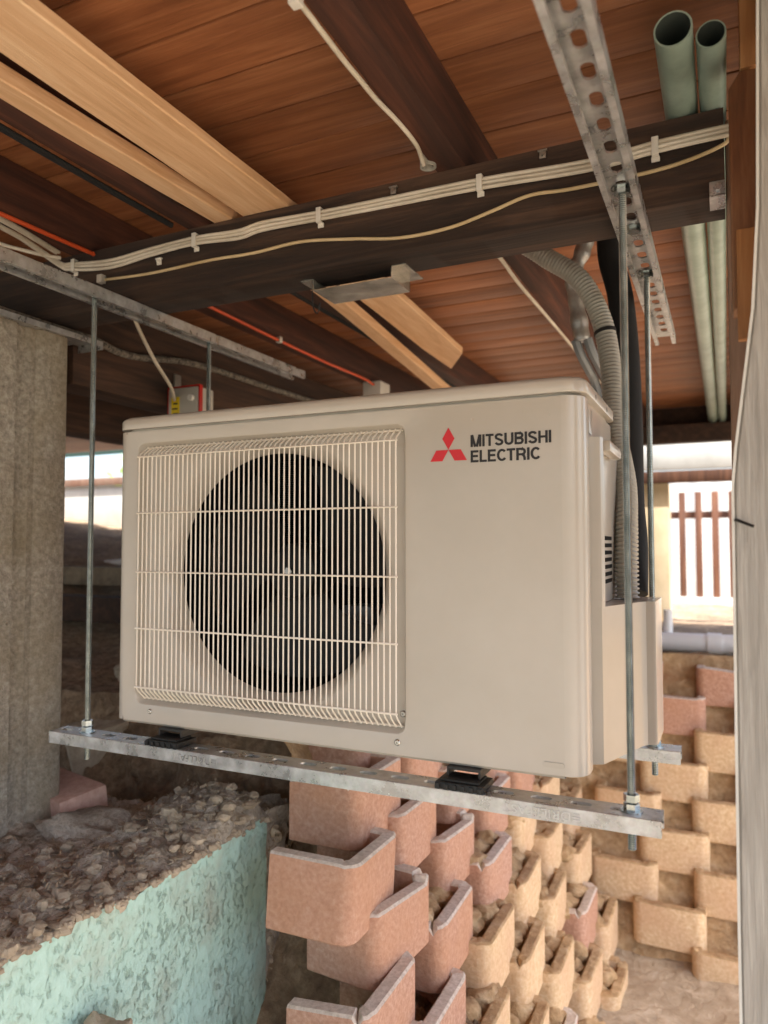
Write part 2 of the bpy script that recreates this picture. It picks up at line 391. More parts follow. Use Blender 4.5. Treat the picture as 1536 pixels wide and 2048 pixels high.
timber('wall_plate', (-1.55, .2, .775), (-1.45, 2.8, .8755), 'pale_old', 'pale weathered wall plate seen between the post and the unit', 'beam')
# loose pale timbers lying on the bearer
def yplank(name, x0, x1, y0, y1, z0, z1, mat, label, cat, dx=0, cut=None):
    mb = MB()
    pl = [(x0, y0), (x1, y0), (x1+dx, y1), (x0+dx, y1)] if not cut else [(x0, y0), (x1, y0)] + cut + [(x0+dx, y1)]
    b = .0015
    rs = [[(x, y, z) for x, y in pl] for z in (z0, z1)]
    mb.prism(pl, lambda u, w, d: (u, w, d), z0, z1)
    o = solo(name, mb, mat, (x0, y0, z0), label, cat)
    md = o.modifiers.new('bevel', 'BEVEL'); md.width = .0015; md.segments = 2; md.limit_method = 'ANGLE'
    return o
def bent(name, x0, x1, th, st, mat, label, cat, end):
    mb = MB(); b = .0018; rs = []
    for i, (y, z) in enumerate(st):
        e = end if i == len(st)-1 else 0
        w = .0006*sin(i*2.3) + (-.048*max(0, min(1.26, .075-y)) if name == 'batten' else 0)
        rs.append([(x, y+e*(x1-x)/(x1-x0)+.004*sin(k*1.7)*(e > 0), z+dz) for k, (x, dz) in enumerate(((x0+w, b), (x0+b+w, 0), (x1-b+w, 0), (x1+w, b), (x1+w, th-b), (x1-b+w, th), (x0+b+w, th), (x0+w, th-b)))])
    mb.rings(rs, True, True, True); return solo(name, mb, mat, (x0, .12, .8765), label, cat, None, None, 25)
def fine(st, n=6):
    out = []
    for (y, z), (y2, z2) in zip(st, st[1:]): out += [(y+(y2-y)*k/n, z+(z2-z)*k/n) for k in range(n)]
    return out + [st[-1]]
bent('plank', .204, .298, .018, fine([(-1.6, .872), (-.4, .8755), (.075, .8768), (.18, .8768), (.57, .866), (1.0, .842)]), 'pale_pine', 'wide clean pale plank lying flat on the bearer', 'plank', .16)
bent('batten', .141, .181, .024, fine([(-1.6, .875), (-.34, .876), (.075, .8768), (.18, .8766), (.49, .857), (1.2, .780), (1.45, .752)]), 'pale_pine', 'narrow pale batten beside the wide plank, sagging behind the bearer', 'batten', .01)

# ---------------------------------------------------------------- strut channels
def slot(cx, cy, L, w, n=6):
    r = w/2; out = []
    for s, a0 in ((1, -90), (-1, 90)):
        for k in range(n+1):
            a = radians(a0+180*k/n); out.append((cx+s*(L/2-r)+r*cos(a), cy+r*sin(a)))
    return out
def channel(name, origin, axis, length, up, label, slot0=.03, pitch=.05, group='slotted steel channels'):
    """U channel: web on top, flanges down, inward lips. u along axis, w across, d down from the web top."""
    ux = V((1, 0, 0)) if axis == 'x' else V((0, 1, 0)); wx = V((0, 1, 0)) if axis == 'x' else V((-1, 0, 0)); o0 = V(origin)
    P = lambda u, w, d: o0 + ux*u + wx*w - V((0, 0, d))
    mb = MB(); T = .0022; hw = .0205; n = int((length-slot0-.02)/pitch); edges = [0]
    cells = []
    u = 0.0
    for i in range(n+1):
        c = slot0 + i*pitch; cells.append(c)
    bounds = [0] + [(cells[i]+cells[i+1])/2 for i in range(len(cells)-1)] + [length]
    for i, c in enumerate(cells):
        ua, ub = bounds[i], bounds[i+1]
        inn = slot(c, 0, .028, .0135)
        out = []
        for (x, y) in inn:                         # push each slot point out to the cell rectangle
            dx, dy = x-c, y; hx = (ub-c) if dx > 0 else (c-ua); k = min(hx/max(abs(dx), 1e-6), hw/max(abs(dy), 1e-6))
            out.append((c+dx*k, dy*k))
        m = len(inn)
        # snap the four nearest outline points to the corners
        for cx, cy in ((ub, hw), (ua, hw), (ua, -hw), (ub, -hw)):
            j = min(range(m), key=lambda q: (out[q][0]-cx)**2+(out[q][1]-cy)**2); out[j] = (cx, cy)
        for d in (0, T):
            mb.add([P(a, b, d) for a, b in inn]+[P(a, b, d) for a, b in out], [(q, (q+1) % m, m+(q+1) % m, m+q) for q in range(m)])
        mb.add([P(a, b, 0) for a, b in inn]+[P(a, b, T) for a, b in inn], [(q, (q+1) % m, m+(q+1) % m, m+q) for q in range(m)])
    for s in (1, -1):                              # flanges and returned lips with a rounded shoulder
        prof = [(hw, 0), (hw+.0012, .0006), (hw+.0018, .002), (hw+.0018, .020), (hw+.001, .0212), (hw-.006, .0212), (hw-.0065, .020), (hw-.0065, .014),
                (hw-.0083, .014), (hw-.0083, .0215), (hw-.0075, .0230), (hw+.0015, .0230), (hw+.0034, .0215), (hw+.0034, .0022), (hw+.0028, .0006), (hw+.0012, -.0006), (hw, -.0008)]
        prof = [(min(a, hw+.0012), b) for a, b in prof]
        prof = [(hw, -.0), (hw+.0006, .001), (hw+.0006, .0205), (hw-.007, .0205), (hw-.007, .0145), (hw-.0052, .0145), (hw-.0052, .019), (hw-.0014, .019), (hw-.0014, .0025), (hw-.002, .0022)]
        mb.rings([[P(u, s*a, b) for a, b in prof] for u in (0, length)], True, True, True)
    return solo(name, mb, 'galvanised', origin, label, 'channel', group, None, 30), P
RAIL_Z = -.030; TOP_Z = .7588
XL, XR, YF, YR = -.058, .854, -.0034, .320
ch1, P1 = channel('strut_channel', (-.128, YF, RAIL_Z), 'x', 1.018, 1, 'front lower slotted channel carrying the front feet of the unit', .02)
ch2, P2 = channel('strut_channel', (-.128, YR, RAIL_Z), 'x', 1.022, 1, 'rear lower slotted channel under the back of the unit', .02)
ch3, P3 = channel('strut_channel', (XL, -.62, TOP_Z), 'y', 1.315, 1, 'upper left channel bolted under the bearer above the concrete post', .012)
ch4, P4 = channel('strut_channel', (XR, -.62, TOP_Z), 'y', 1.365, 1, 'upper right channel with open row of slots bolted under the bearer', .012)
def text_mesh(txt, size, ext, bold=0.0, sx=1, sp=1.0):
    c = bpy.data.curves.new('t', 'FONT'); c.body = txt; c.size = size; c.extrude = ext; c.offset = bold; c.space_character = sp; c.resolution_u = 4
    o = bpy.data.objects.new('t', c); COL.objects.link(o); dg = bpy.context.evaluated_depsgraph_get(); dg.update()
    me = bpy.data.meshes.new_from_object(o.evaluated_get(dg)); bpy.data.objects.remove(o); bpy.data.curves.remove(c)
    return me
def place_text(txt, parent, mat, x0, x1, z0, z1, y, ext, bold, flip=False, name='lettering'):
    me = text_mesh(txt, 1.0, .0, bold); vs = [v.co.copy() for v in me.vertices]
    ax, bx = min(v.x for v in vs), max(v.x for v in vs); az, bz = min(v.y for v in vs), max(v.y for v in vs)
    bm = bmesh.new(); bm.from_mesh(me); bpy.data.meshes.remove(me)
    b = base_of(parent)
    for v in bm.verts:
        s, t_ = (v.co.x-ax)/(bx-ax), (v.co.y-az)/(bz-az)
        if flip: s, t_ = 1-s, 1-t_
        v.co = V((x0+(x1-x0)*s, y, z0+(z1-z0)*t_)) - b
    ret = bmesh.ops.extrude_face_region(bm, geom=bm.faces[:])
    for g in ret['geom']:
        if isinstance(g, bmesh.types.BMVert): g.co.y -= ext
    bmesh.ops.recalc_face_normals(bm, faces=bm.faces)
    m2 = bpy.data.meshes.new(name); bm.to_mesh(m2); bm.free(); m2.materials.append(MATS[mat])
    o = bpy.data.objects.new(name, m2); COL.objects.link(o); o.parent = parent; o['_b'] = list(b); return o
for ch, yy, spans in ((ch1, YF-.0212, ((.697, .795), (.150, .238))), (ch2, YR-.0212, ((.79, .88),))):
    for a, b in spans:
        place_text('DRILLFAST', ch, 'galvanised', a, b-.012, RAIL_Z-.0165, RAIL_Z-.0055, yy, .0007, .0, True)
        mb = MB()
        for q in range(3):                          # small striped roundel after the word
            zc = RAIL_Z-.0075-q*.0035; hw = (.004, .0055, .004)[q]
            mb.box((b-.0045-hw, yy-.0007, zc-.001), (b-.0045+hw, yy+.0003, zc+.001))
        part('stamped_mark', mb, 'galvanised', ch)
# bolt heads fixing the upper channels to the bearer
for ch, x in ((ch3, XL), (ch4, XR)):
    mb = MB(); mb.cyl((x, .127, TOP_Z-.0022), (x, .127, TOP_Z-.0045), .013, 20); mb.hexa((x, .127, TOP_Z-.0105), .0065, .0095); part('bolt', mb, 'zinc', ch)

# ---------------------------------------------------------------- threaded rods
def rod(x, y, label, below=.026):
    z0, z1 = RAIL_Z-.021-below, TOP_Z+.0005 if False else TOP_Z-.001
    root = thing('threaded_rod', (x, y, z0), label, 'threaded rod', 'threaded rods holding up the channels')
    mb = MB(); rs = []; z = z0; k = 0; R0, R1, pt = .0052, .0038, .0027
    while z < z1:
        for rr_, dz in ((R1, 0), (R0, .4), (R0, .6)):
            zz = min(z+dz*pt, z1); rs.append([(x+rr_*cos(2*pi*j/10), y+rr_*sin(2*pi*j/10), zz+pt*.0) for j in range(10)])
        z += pt
    mb.rings(rs, True, True, True); part('shaft', mb, 'zinc', root, 30)
    for zc, nm in ((RAIL_Z+.0015, 'nut'), (RAIL_Z+.0125, 'nut'), (TOP_Z-.0125, 'nut'), (RAIL_Z-.014, 'nut')):
        mb = MB(); mb.hexa((x, y, zc), .0085, .0098); part(nm, mb, 'zinc', root, 20)
    for zc in (RAIL_Z, TOP_Z-.0042):
        mb = MB(); mb.cyl((x, y, zc), (x, y, zc+.0016), .0135, 20); part('washer', mb, 'zinc', root)
    return root
rod(XL, YF, 'threaded rod at front left, in front of the concrete post')
rod(XR, YF, 'thick-looking threaded rod nearest the camera at front right')
rod(XR, YR, 'threaded rod at back right behind the black insulated pipe')
rod(XL, YR, 'threaded rod at back left dropping behind the unit top')

# ---------------------------------------------------------------- outdoor unit
UH, UW, UD = .495, .80, .285
unit = thing('outdoor_unit', (.4, .14, -.0285), 'beige wall-type outdoor air conditioning unit hung on rods under the floor', 'air conditioner')
# front panel with pressed recess and bell mouth
mb = MB(); NR = 160; cxr, czr = .2975, .2515; CC = (.3035, .254); RF = .194
RX0, RX1, RZ0, RZ1, RQ = .047, .548, .030, .473, .014
def rect_pt(a, x0, x1, z0, z1, r, c):
    dx, dz = cos(a), sin(a); best = None                      # ray against the rounded rectangle
    lo, hi = 0, 2
    def inside(px, pz):
        qx = abs(px-(x0+x1)/2)-((x1-x0)/2-r); qz = abs(pz-(z0+z1)/2)-((z1-z0)/2-r)
        return sqrt(max(qx, 0)**2+max(qz, 0)**2)+min(max(qx, qz), 0) - r < 0
    for _ in range(40):
        m = (lo+hi)/2
        if inside(c[0]+dx*m, c[1]+dz*m): lo = m
        else: hi = m
    return (c[0]+dx*lo, c[1]+dz*lo)
angs = sorted(set([2*pi*i/NR for i in range(NR)] + [atan2(z-czr, x-cxr) % (2*pi) for x in (RX0+.003, RX1-.003) for z in (RZ0+.003, RZ1-.003)]
        + [atan2(z-czr, x-cxr) % (2*pi) for x in (.022, .772) for z in (0, UH)]))
c0 = (cxr, czr); XA, XB = .020, .772
R_ = lambda x0, x1, z0, z1, r, y: [(*(lambda p: (p[0], y, p[1]))(rect_pt(a, x0, x1, z0, z1, r, c0)),) for a in angs]
def circ(r, y): return [(CC[0]+r*cos(a), y, CC[1]+r*sin(a)) for a in angs]
def mixr(A, B, t): return [tuple(V(p).lerp(V(q), t)) for p, q in zip(A, B)]
o1 = R_(RX0+.006, RX1-.006, RZ0+.006, RZ1-.006, RQ, .0165); cA = circ(.2185, .0168)
inset = []                                                   # keep the big circle inside the recess
for p, q in zip(o1, cA):
    d = sqrt((q[0]-CC[0])**2+(q[2]-CC[1])**2); e = sqrt((p[0]-CC[0])**2+(p[2]-CC[1])**2)
    inset.append(q if e > d*1.005 else tuple(V(p).lerp(V((CC[0], .0175, CC[1])), .02)))
ringsF = [R_(XA, XB, 0, UH, .0005, 0), R_(RX0-.003, RX1+.003, RZ0-.003, RZ1+.003, RQ+.003, 0), R_(RX0-.001, RX1+.001, RZ0-.001, RZ1+.001, RQ+.001, .0008),
          R_(RX0+.001, RX1-.001, RZ0+.001, RZ1-.001, RQ, .004), R_(RX0+.004, RX1-.004, RZ0+.004, RZ1-.004, RQ, .0145), o1, inset,
          circ(.2155, .0180), circ(.2105, .0215), circ(.2055, .0265), circ(.2005, .0330), circ(.1965, .0400), circ(RF, .0470)]
mb.rings(ringsF)
# left and right wrap of the front panel (rounded edges), bottom return
def wrap(x_edge, r, sgn, depth):
    out = []
    for k in range(9):
        a = radians(90*k/8); out.append((x_edge+sgn*r*sin(a), r-r*cos(a)))
    out.append((x_edge+sgn*r, depth)); return out
for pl in (wrap(XA, .020, -1, .060), wrap(XB, .028, 1, .047)):
    mb.rings([[(x, y, z) for x, y in pl] for z in (0, UH)], False)
mb.rings([[(XA, 0, 0), (XB, 0, 0)], [(XA, .004, -.004), (XB, .004, -.004)], [(XA, .02, -.004), (XB, .02, -.004)]], False)
fp = part('front_panel', mb, 'unit_paint', unit, 30)
mb = MB(); mb.rings([circ(RF, .0472), circ(RF-.001, .06), circ(RF-.001, .115)]); part('fan_shroud', mb, 'interior_black', unit)
# rear shell (sides, back, floor): set 1.5 mm in
mb = MB()
mb.box((.0025, .061, .0), (.012, UD, UH-.001), .001)
mb.box((.775, .0535, .0), (.7965, UD, UH-.001), .001)
mb.box((.012, UD-.008, .0), (.775, UD, UH-.001))
mb.box((.012, .02, .0), (.775, UD-.008, .006))
part('shell', mb, 'unit_paint', unit)
mb = MB(); mb.box((.013, .125, .0065), (.774, .129, UH-.002)); mb2 = MB()
mb2.box((.02, .27, .01), (.77, .276, UH-.006)); part('rear_lining', mb2, 'interior_black', unit)
mb = MB(); mb.box((.545, .066, .008), (.56, .26, UH-.004)); mb.box((.02, .116, .008), (.11, .119, UH-.004)); mb.box((.52, .116, .008), (.77, .119, UH-.004))
mb.box((.1, .116, .455), (.53, .119, UH-.004)); mb.box((.1, .116, .008), (.53, .119, .055)); part('inner_bulkhead', mb, 'interior_black', unit)
mb = MB()                                                    # coil fins glimpsed at the back
for i in range(46): mb.box((.165, .262, .30+i*.0036), (.195, .2685, .3012+i*.0036))
part('coil', mb, 'coil_fin', unit)
# fan
mb = MB(); FC = (.3035, .254); rsf = []
for r, y in ((.001, .082), (.03, .083), (.044, .088), (.048, .1), (.048, .16)): rsf.append([(FC[0]+r*cos(2*pi*k/40), y, FC[1]+r*sin(2*pi*k/40)) for k in range(40)])
mb.rings(rsf, True, True); fan = part('fan', mb, 'fan_black', unit)
for b in range(3):
    mb = MB(); rs = []
    for i in range(13):
        r = .045+(.183-.045)*i/12; row = []
        for j in range(11):
            s = j/10; a = b*2*pi/3 + .5 + (s-.5)*(1.35+.35*i/12) + .25*(i/12)**2; row.append((FC[0]+r*cos(a), .096+.05*s+.010*sin(pi*s), FC[1]+r*sin(a)))
        rs.append(row)
    mb.rings(rs, False); rs2 = [[(x, y+.003, z) for x, y, z in q] for q in rs]; mb.rings(rs2, False)
    part('blade', mb, 'fan_black', fan, 60)
mb = MB(); mb.tube([(FC[0]+.002, .073, FC[1]), (FC[0]+.002, .083, FC[1])], .0075, 6); part('fan_nut', mb, 'steel', fan, 20)
mb = MB(); mb.box((.34, .2, .10), (.40, .262, .19), .004); part('motor_bracket', mb, 'pipe_grey', unit)
# lid
mb = MB(); ol = lambda g: rr(-.0035+g, .8035-g, -.0035+g, UD+.004-g, .030, 8)
def lidring(g, z): return [(x, y, z) for x, y in ol(g)]
mb.rings([lidring(.010, UH+.0042), lidring(0, UH+.0042), lidring(-.0005, UH+.0050), lidring(-.0005, UH+.018), lidring(.0015, UH+.022), lidring(.006, UH+.0255), lidring(.014, UH+.0265)], True, False, True)
mb.rings([lidring(.010, UH+.0042), lidring(.010, UH-.004)], True)
lid = part('lid', mb, 'unit_paint', unit, 40)
for y in (.085, .19):
    mb = MB(); mb.tube([(.8028, y, UH+.010), (.8045, y, UH+.010)], .0035, 8); part('screw', mb, 'steel', lid)
# wire guard
gr = part('grille', (lambda m: [m.tube([(.058, y, z), (.5425, y, z)], .0015, 6) for z, y in ((.4485, -.0135), (.3525, -.0135), (.2530, -.0135), (.1580, -.0135), (.0600, -.0135), (.0385, .0085), (.4655, .0085))] and m)(MB()), 'unit_wire', unit, 60)
wm = MB(); wm.tube([(0, .0095, .0365), (0, .006, .0405), (0, -.0085, .0535), (0, -.0112, .0585), (0, -.0116, .066), (0, -.0116, .4405), (0, -.0112, .449), (0, -.0085, .454), (0, .006, .464), (0, .0095, .4675)], .00135, 6)
wme = wm.mesh('wire', (0, 0, 0)); wme.materials.append(MATS['unit_wire']); shade(wme, 70)
NWIRE = 52
for i in range(NWIRE):
    o = bpy.data.objects.new('wire', wme); COL.objects.link(o); o.parent = gr
    o.location = V((.0605 + i*(.5395-.0605)/(NWIRE-1), 0, 0)) - base_of(unit); o['_b'] = [0, 0, 0]
# emblem, lettering, screws
mb = MB(); a = .0182; O = V((.6155, -.0006, .4315)); h3 = a*sqrt(3)/2
for pts in ([(0, 0), (a/2, h3), (0, 2*h3), (-a/2, h3)], [(0, 0), (-a, 0), (-1.5*a, -h3), (-.5*a, -h3)], [(0, 0), (.5*a, -h3), (1.5*a, -h3), (a, 0)]):
    g = V((sum(p[0] for p in pts)/4, 0, sum(p[1] for p in pts)/4))
    mb.prism([(g.x+(p[0]-g.x)*.985, g.z+(p[1]-g.z)*.985) for p in pts], lambda u, w, d: (O.x+u, d, O.z+w), -.0007, .0003)
part('emblem', mb, 'logo_red', fp, 0)
def arc(cx, cy, rx, ry, a0, a1, n=9): return [(cx+rx*cos(radians(a0+(a1-a0)*i/n)), cy+ry*sin(radians(a0+(a1-a0)*i/n))) for i in range(n+1)]
K = .185; H_ = K/2
GL = {'I': (.185, [[(H_, 0), (H_, 1)]]), 'M': (.86, [[(H_, 0), (H_, 1)], [(.86-H_, 0), (.86-H_, 1)], [(.12, 1.0), (.37, 0.0)], [(.74, 1.0), (.49, 0.0)]]),
      'T': (.64, [[(0, 1-H_), (.64, 1-H_)], [(.32, 0), (.32, 1-K)]]), 'H': (.70, [[(H_, 0), (H_, 1)], [(.7-H_, 0), (.7-H_, 1)], [(K, .51), (.7-K, .51)]]),
      'E': (.62, [[(H_, 0), (H_, 1)], [(K, 1-H_), (.62, 1-H_)], [(K, .52), (.58, .52)], [(K, H_), (.62, H_)]]), 'L': (.56, [[(H_, 0), (H_, 1)], [(K, H_), (.56, H_)]]),
      'U': (.70, [[(H_, 1), (H_, .36)] + arc(.35, .35, .35-H_, .35-H_, 180, 360) + [(.7-H_, .36), (.7-H_, 1)]]),
      'B': (.70, [[(H_, 0), (H_, 1)], [(K, 1-H_), (.40, 1-H_)] + arc(.40, .725, .19, .1825, 90, -90)+[(K, .5425)], [(K, .5), (.42, .5)] + arc(.42, .297, .19, .2045, 90, -90) + [(K, H_)]]),
      'R': (.72, [[(H_, 0), (H_, 1)], [(K, 1-H_), (.42, 1-H_)] + arc(.42, .69, .20, .2175, 90, -90)+[(K, .4725)], [(.44, .44), (.55, .38), (.60, .22), (.63, 0)]]),
      'C': (.665, [arc(.385, .5, .385-H_, .5-H_, 40, 322, 20)]),
      'S': (.68, [arc(.34, .725, .245, .185, 10, 200, 10) + [(.14, .60), (.34, .50), (.53, .40)] + arc(.34, .275, .245, .185, 20, -172, 10)])}
def strip(pl, w):
    n = len(pl); P = [V((a, b, 0)) for a, b in pl]; L, R = [], []
    for i, p in enumerate(P):
        t0 = (P[i]-P[i-1]).normalized() if i else (P[1]-P[0]).normalized(); t1 = (P[i+1]-P[i]).normalized() if i < n-1 else t0
        t_ = (t0+t1).normalized(); nn = V((-t_.y, t_.x, 0)); k = w/2/max(.55, nn.dot(V((-t0.y, t0.x, 0)))); L.append(p+nn*k); R.append(p-nn*k)
    return L, R
def write(word, x0, x1, z0, z1, gap=.075):
    tot = sum(GL[c][0] for c in word)+gap*(len(word)-1); sx = (x1-x0)/tot; x = 0; mb = MB(); q = 0
    for c in word:
        for pl in GL[c][1]:
            L, R = strip(pl, K); q += 1; e = .00012*(q % 5)
            mb.rings([[(x0+(x+p.x)*sx, y, z0+p.y*(z1-z0)) for p in L] for y in (.0003, -.0004-e)] + [[(x0+(x+p.x)*sx, y, z0+p.y*(z1-z0)) for p in R] for y in (-.0004-e, .0003)], False)
        x += GL[c][0]+gap
    return part('lettering', mb, 'logo_black', fp, 0)
write('MITSUBISHI', .648, .7595, .4335, .4502)
write('ELECTRIC', .648, .7440, .4120, .4287)
for x, z, r in ((.0805, .0185, .0042), (.5365, .0175, .0045), (.5385, .0545, .0048)):
    y0 = 0 if z < .05 else .0165
    mb = MB(); mb.rings([[(x+q*cos(2*pi*k/16), y0-d, z+q*sin(2*pi*k/16)) for k in range(16)] for q, d in ((r, -.001), (r, .0012), (r*.7, .0022), (r*.3, .0022), (r*.2, .0012))], True, False, True)
    part('screw', mb, 'steel', fp)
mb = MB(); mb.prism(rr(.744, .772, .0095, .0165, .003), lambda u, w, d: (u, d, w), -.0015, .0005); part('drain_mark', mb, 'unit_paint', fp)
for x in (.650, .756):
    mb = MB(); mb.tube([(x, -.0015, .472), (x, .0005, .472)], .0018, 8); part('rivet', mb, 'unit_paint', fp)
# service cover on the right side
mb = MB()
def cov(z0, z1, pl):
    mb.prism(pl, lambda u, w, d: (u, w, d), z0, z1)
low = [(.797, .054), (.812, .062), (.849, .174), (.8525, .182), (.8565, .188), (.8655, .192), (.869, .196), (.870, .20), (.8705, .29), (.797, .29)]
upp = [(.797, .054), (.809, .0595), (.8125, .0625), (.8145, .069), (.815, .0735), (.797, .0735)]
cov(.004, .214, low); cov(.214, .446, upp)
sc = part('service_cover', mb, 'unit_paint', unit, 25)
mb = MB(); mb.box((.797, .0740, .2145), (.8065, .284, .4455), .002); hr = part('handle_recess', mb, 'unit_paint', sc)
mb = MB(); mb.box((.8066, .085, .428), (.8235, .20, .4445), .005); part('handle', mb, 'unit_paint', sc)
for i in range(7):
    mb = MB(); mb.box((.8055, .135, .242+i*.0105), (.8073, .20, .2478+i*.0105)); part('louvre_slot', mb, 'interior_black', sc, 0)
mb = MB(); mb.box((.7965, .062, .452), (.7985, .088, .487), .001); part('side_plate', mb, 'unit_paint', unit)
mb = MB(); mb.box((.785, .0472, .0), (.7972, .0535, UH-.004)); part('seam', mb, 'interior_black', unit, 0)
# legs and rubber feet
for x in (.129, .637):
    mb = MB(); mb.box((x-.024, -.006, -.0085), (x+.024, .336, -.0045), .001); mb.box((x-.024, -.006, -.0285+.012), (x-.021, .336, -.0085)); mb.box((x+.021, -.006, -.0165), (x+.024, .336, -.0085))
    mb.box((x-.022, .02, -.0045), (x+.022, .28, .0)); part('base_leg', mb, 'unit_under', unit)
    for y in (YF, YR):
        mb = MB(); mb.box((x-.034, y-.0235, RAIL_Z+.0008), (x+.034, y+.024, RAIL_Z+.010), .002); mb.box((x-.027, y-.019, RAIL_Z+.010), (x+.027, y+.019, -.0167), .002)
        for q in range(6): mb.box((x-.033+q*.0118, y-.0262, RAIL_Z+.001), (x-.0265+q*.0118, y-.023, RAIL_Z+.0085), .001)
        part('rubber_foot', mb, 'rubber', unit)

# ---------------------------------------------------------------- cables, clips, boxes
def cable(name, pts, r, mat, label, cat='cable', group=None, seg=8, sm=8):
    mb = MB(); mb.tube(pts, r, seg, True, sm); return solo(name, mb, mat, tuple(pts[0]), label, cat, group)
bz = [(.985, .841), (.889, .839), (.802, .833), (.641, .841), (.50, .843), (.364, .845), (.25, .8485), (.20, .8435), (.105, .849), (.0, .846), (-.10, .840), (-.20, .851), (-.29, .868)]
for k in range(3):
    dz = (k-1)*.0062
    pts = [V((x, .0735+.0008*sin(i*2.1+k), z+dz+.0006*sin(i*1.7+k*2))) for i, (x, z) in enumerate(bz)]
    pts = pts[:-1] + [V((-.228, .066, .858+dz*.6))] + [V(at(px, py, z=.868))+V((.005*(k-1), .002*k, -.001*k)) for px, py in ((50, 480), (0, 452), (-90, 402), (-200, 345))]
    cable('white_cable', pts, .0032, 'cable_white', ['lowest of three white cables clipped along the bearer', 'middle of three white cables clipped along the bearer', 'topmost of three white cables clipped along the bearer'][k], 'cable', 'white cables along the bearer')
cable('white_cable', [V(at(px, py, z=.861)) for px, py in ((122, 516), (95, 512), (45, 500), (0, 487), (-80, 455))], .0036, 'cable_white', 'loose white cable end crossing above the left channel', 'cable')
for k in range(2):
    cable('white_cable', [V(at(px, py, z=.8712))+V((.008*k, 0, 0)) for px, py in ((112, 506), (85, 489), (40, 462), (0, 440), (-90, 392))], .0034, 'cable_white', ['left of two white cables running off above the loose end', 'right of two white cables running off above the loose end'][k], 'cable', 'white cables at the left end of the bearer')
cz = [(.978, .838), (.972, .824), (.901, .809), (.781, .806), (.716, .809), (.66, .797), (.592, .784), (.509, .783), (.42, .797), (.325, .809), (.23, .806), (.137, .809), (.0, .807), (-.117, .8125)]
cable('cream_cable', [V((x, .0765, z)) for x, z in cz], .0027, 'cable_cream', 'single cream cable sagging below the white bundle on the bearer', 'cable')
mb = MB(); mb.box((-.128, .066, .805), (-.115, .0785, .821), .0015); solo('cable_end_block', mb, 'plastic_grey', (-.12, .0785, .805), 'small block at the left end of the cream cable', 'terminal')
def saddle(x, z, lab):
    mb = MB(); mb.box((x-.0045, .0675, z-.011), (x+.0045, .0697, z+.0115), .0008); mb.box((x-.0045, .0675, z+.0100), (x+.0045, .0788, z+.0125), .0008); mb.box((x-.0045, .0675, z-.0125), (x+.0045, .0788, z-.010), .0008)
    mb.box((x-.0055, .0765, z-.0185), (x+.0055, .0788, z-.011), .0008); mb.cyl((x, .0768, z-.0148), (x, .0752, z-.0148), .0024, 10)
    solo('cable_clip', mb, 'clip_white', (x, .0788, z-.018), lab, 'clip', 'clips holding the white cables')
for x, z, lab in ((.889, .839, 'white clip nearest the right end of the bearer cables'), (.641, .841, 'white clip on the bundle right of the hanging conduit ring'), (.364, .845, 'white clip on the bundle below the wide pale plank'),
                  (.105, .849, 'white clip on the bundle below the old dark joist'), (-.195, .851, 'white clip on the bundle just above the left channel')):
    saddle(x, z, lab)
for x, z, lab in ((.018, .826, 'empty white clip below the bundle near the left channel'), (.497, .862, 'small metal clip above the bundle below the pale plank'), (.735, .866, 'small metal clip above the bundle right of the dark joist')):
    mb = MB(); mb.box((x-.005, .0755, z-.006), (x+.005, .0788, z+.006), .001); mb.cyl((x, .0755, z), (x, .072, z), .003, 10); mb.box((x-.007, .0735, z+.004), (x+.007, .0788, z+.0065), .0008)
    solo('cable_clip', mb, 'clip_white' if x < .1 else 'clip_metal', (x, .0788, z), lab, 'clip', 'spare clips on the bearer')
# single cable along the joist, with its end ring
cpx = [(.5655, -.60), (.566, -.33), (.567, -.282), (.5695, -.229), (.571, -.189), (.569, -.134), (.572, -.07), (.574, -.014), (.569, .02), (.567, .032)]
cable('white_cable', [V((x, y, .8705+.004*sin(i*1.3))) for i, (x, y) in enumerate(cpx)] + [V((.566, .040, .884)), V((.567, .052, .91))], .0033, 'cable_white', 'single white cable running along the dark joist to a grey ring', 'cable')
mb = MB(); mb.box((.560, -.335, .8655), (.5725, -.322, .8758), .0015); solo('cable_clip', mb, 'clip_white', (.566, -.33, .8758), 'white clip on the joist at the top of the picture', 'clip')
mb = MB(); N = 20
ringpts = lambda r, z: [(.566+r*cos(2*pi*k/N), .052+r*sin(2*pi*k/N), z) for k in range(N)]
mb.rings([ringpts(.0095, .872), ringpts(.0125, .872), ringpts(.0125, .93), ringpts(.0095, .93), ringpts(.0095, .872)])
solo('conduit_stub', mb, 'conduit_grey', (.566, .052, .872), 'short grey conduit stub in front of the bearer with a cable in it', 'conduit')
# orange cable and junction box
cable('orange_cable', [V((-.150, y, .868+.004*sin(y*5))) for y in (-.9, -.5, -.25, -.05, .1, .25, .45, .7, 1.0, 1.25)] + [V((-.150, 1.345, .862))], .0042, 'cable_orange', 'bright orange cable clipped along a joist to a white box', 'cable')
mb = MB(); mb.box((-.195, 1.35, .806), (-.125, 1.43, .8758), .004); jb = solo('junction_box', mb, 'plastic_white', (-.16, 1.39, .8758), 'white junction box at the end of the orange cable', 'junction box')
mb = MB(); mb.box((-.157, .735, .860), (-.143, .748, .8758), .001); solo('cable_clip', mb, 'clip_white', (-.15, .74, .8758), 'white clip midway along the orange cable', 'clip')
cable('black_conduit', [V((.070, y, .8745+.001*sin(y*9))) for y in (-1.2, -.5, -.2, .05)], .0055, 'insulation_black', 'thin black conduit along the left side of the old joist', 'conduit')
cable('black_conduit', [V((.075, y, .880)) for y in (.18, .6, 1.2, 1.8)], .008, 'insulation_black', 'thin black conduit behind the bearer beside the narrow batten', 'conduit')
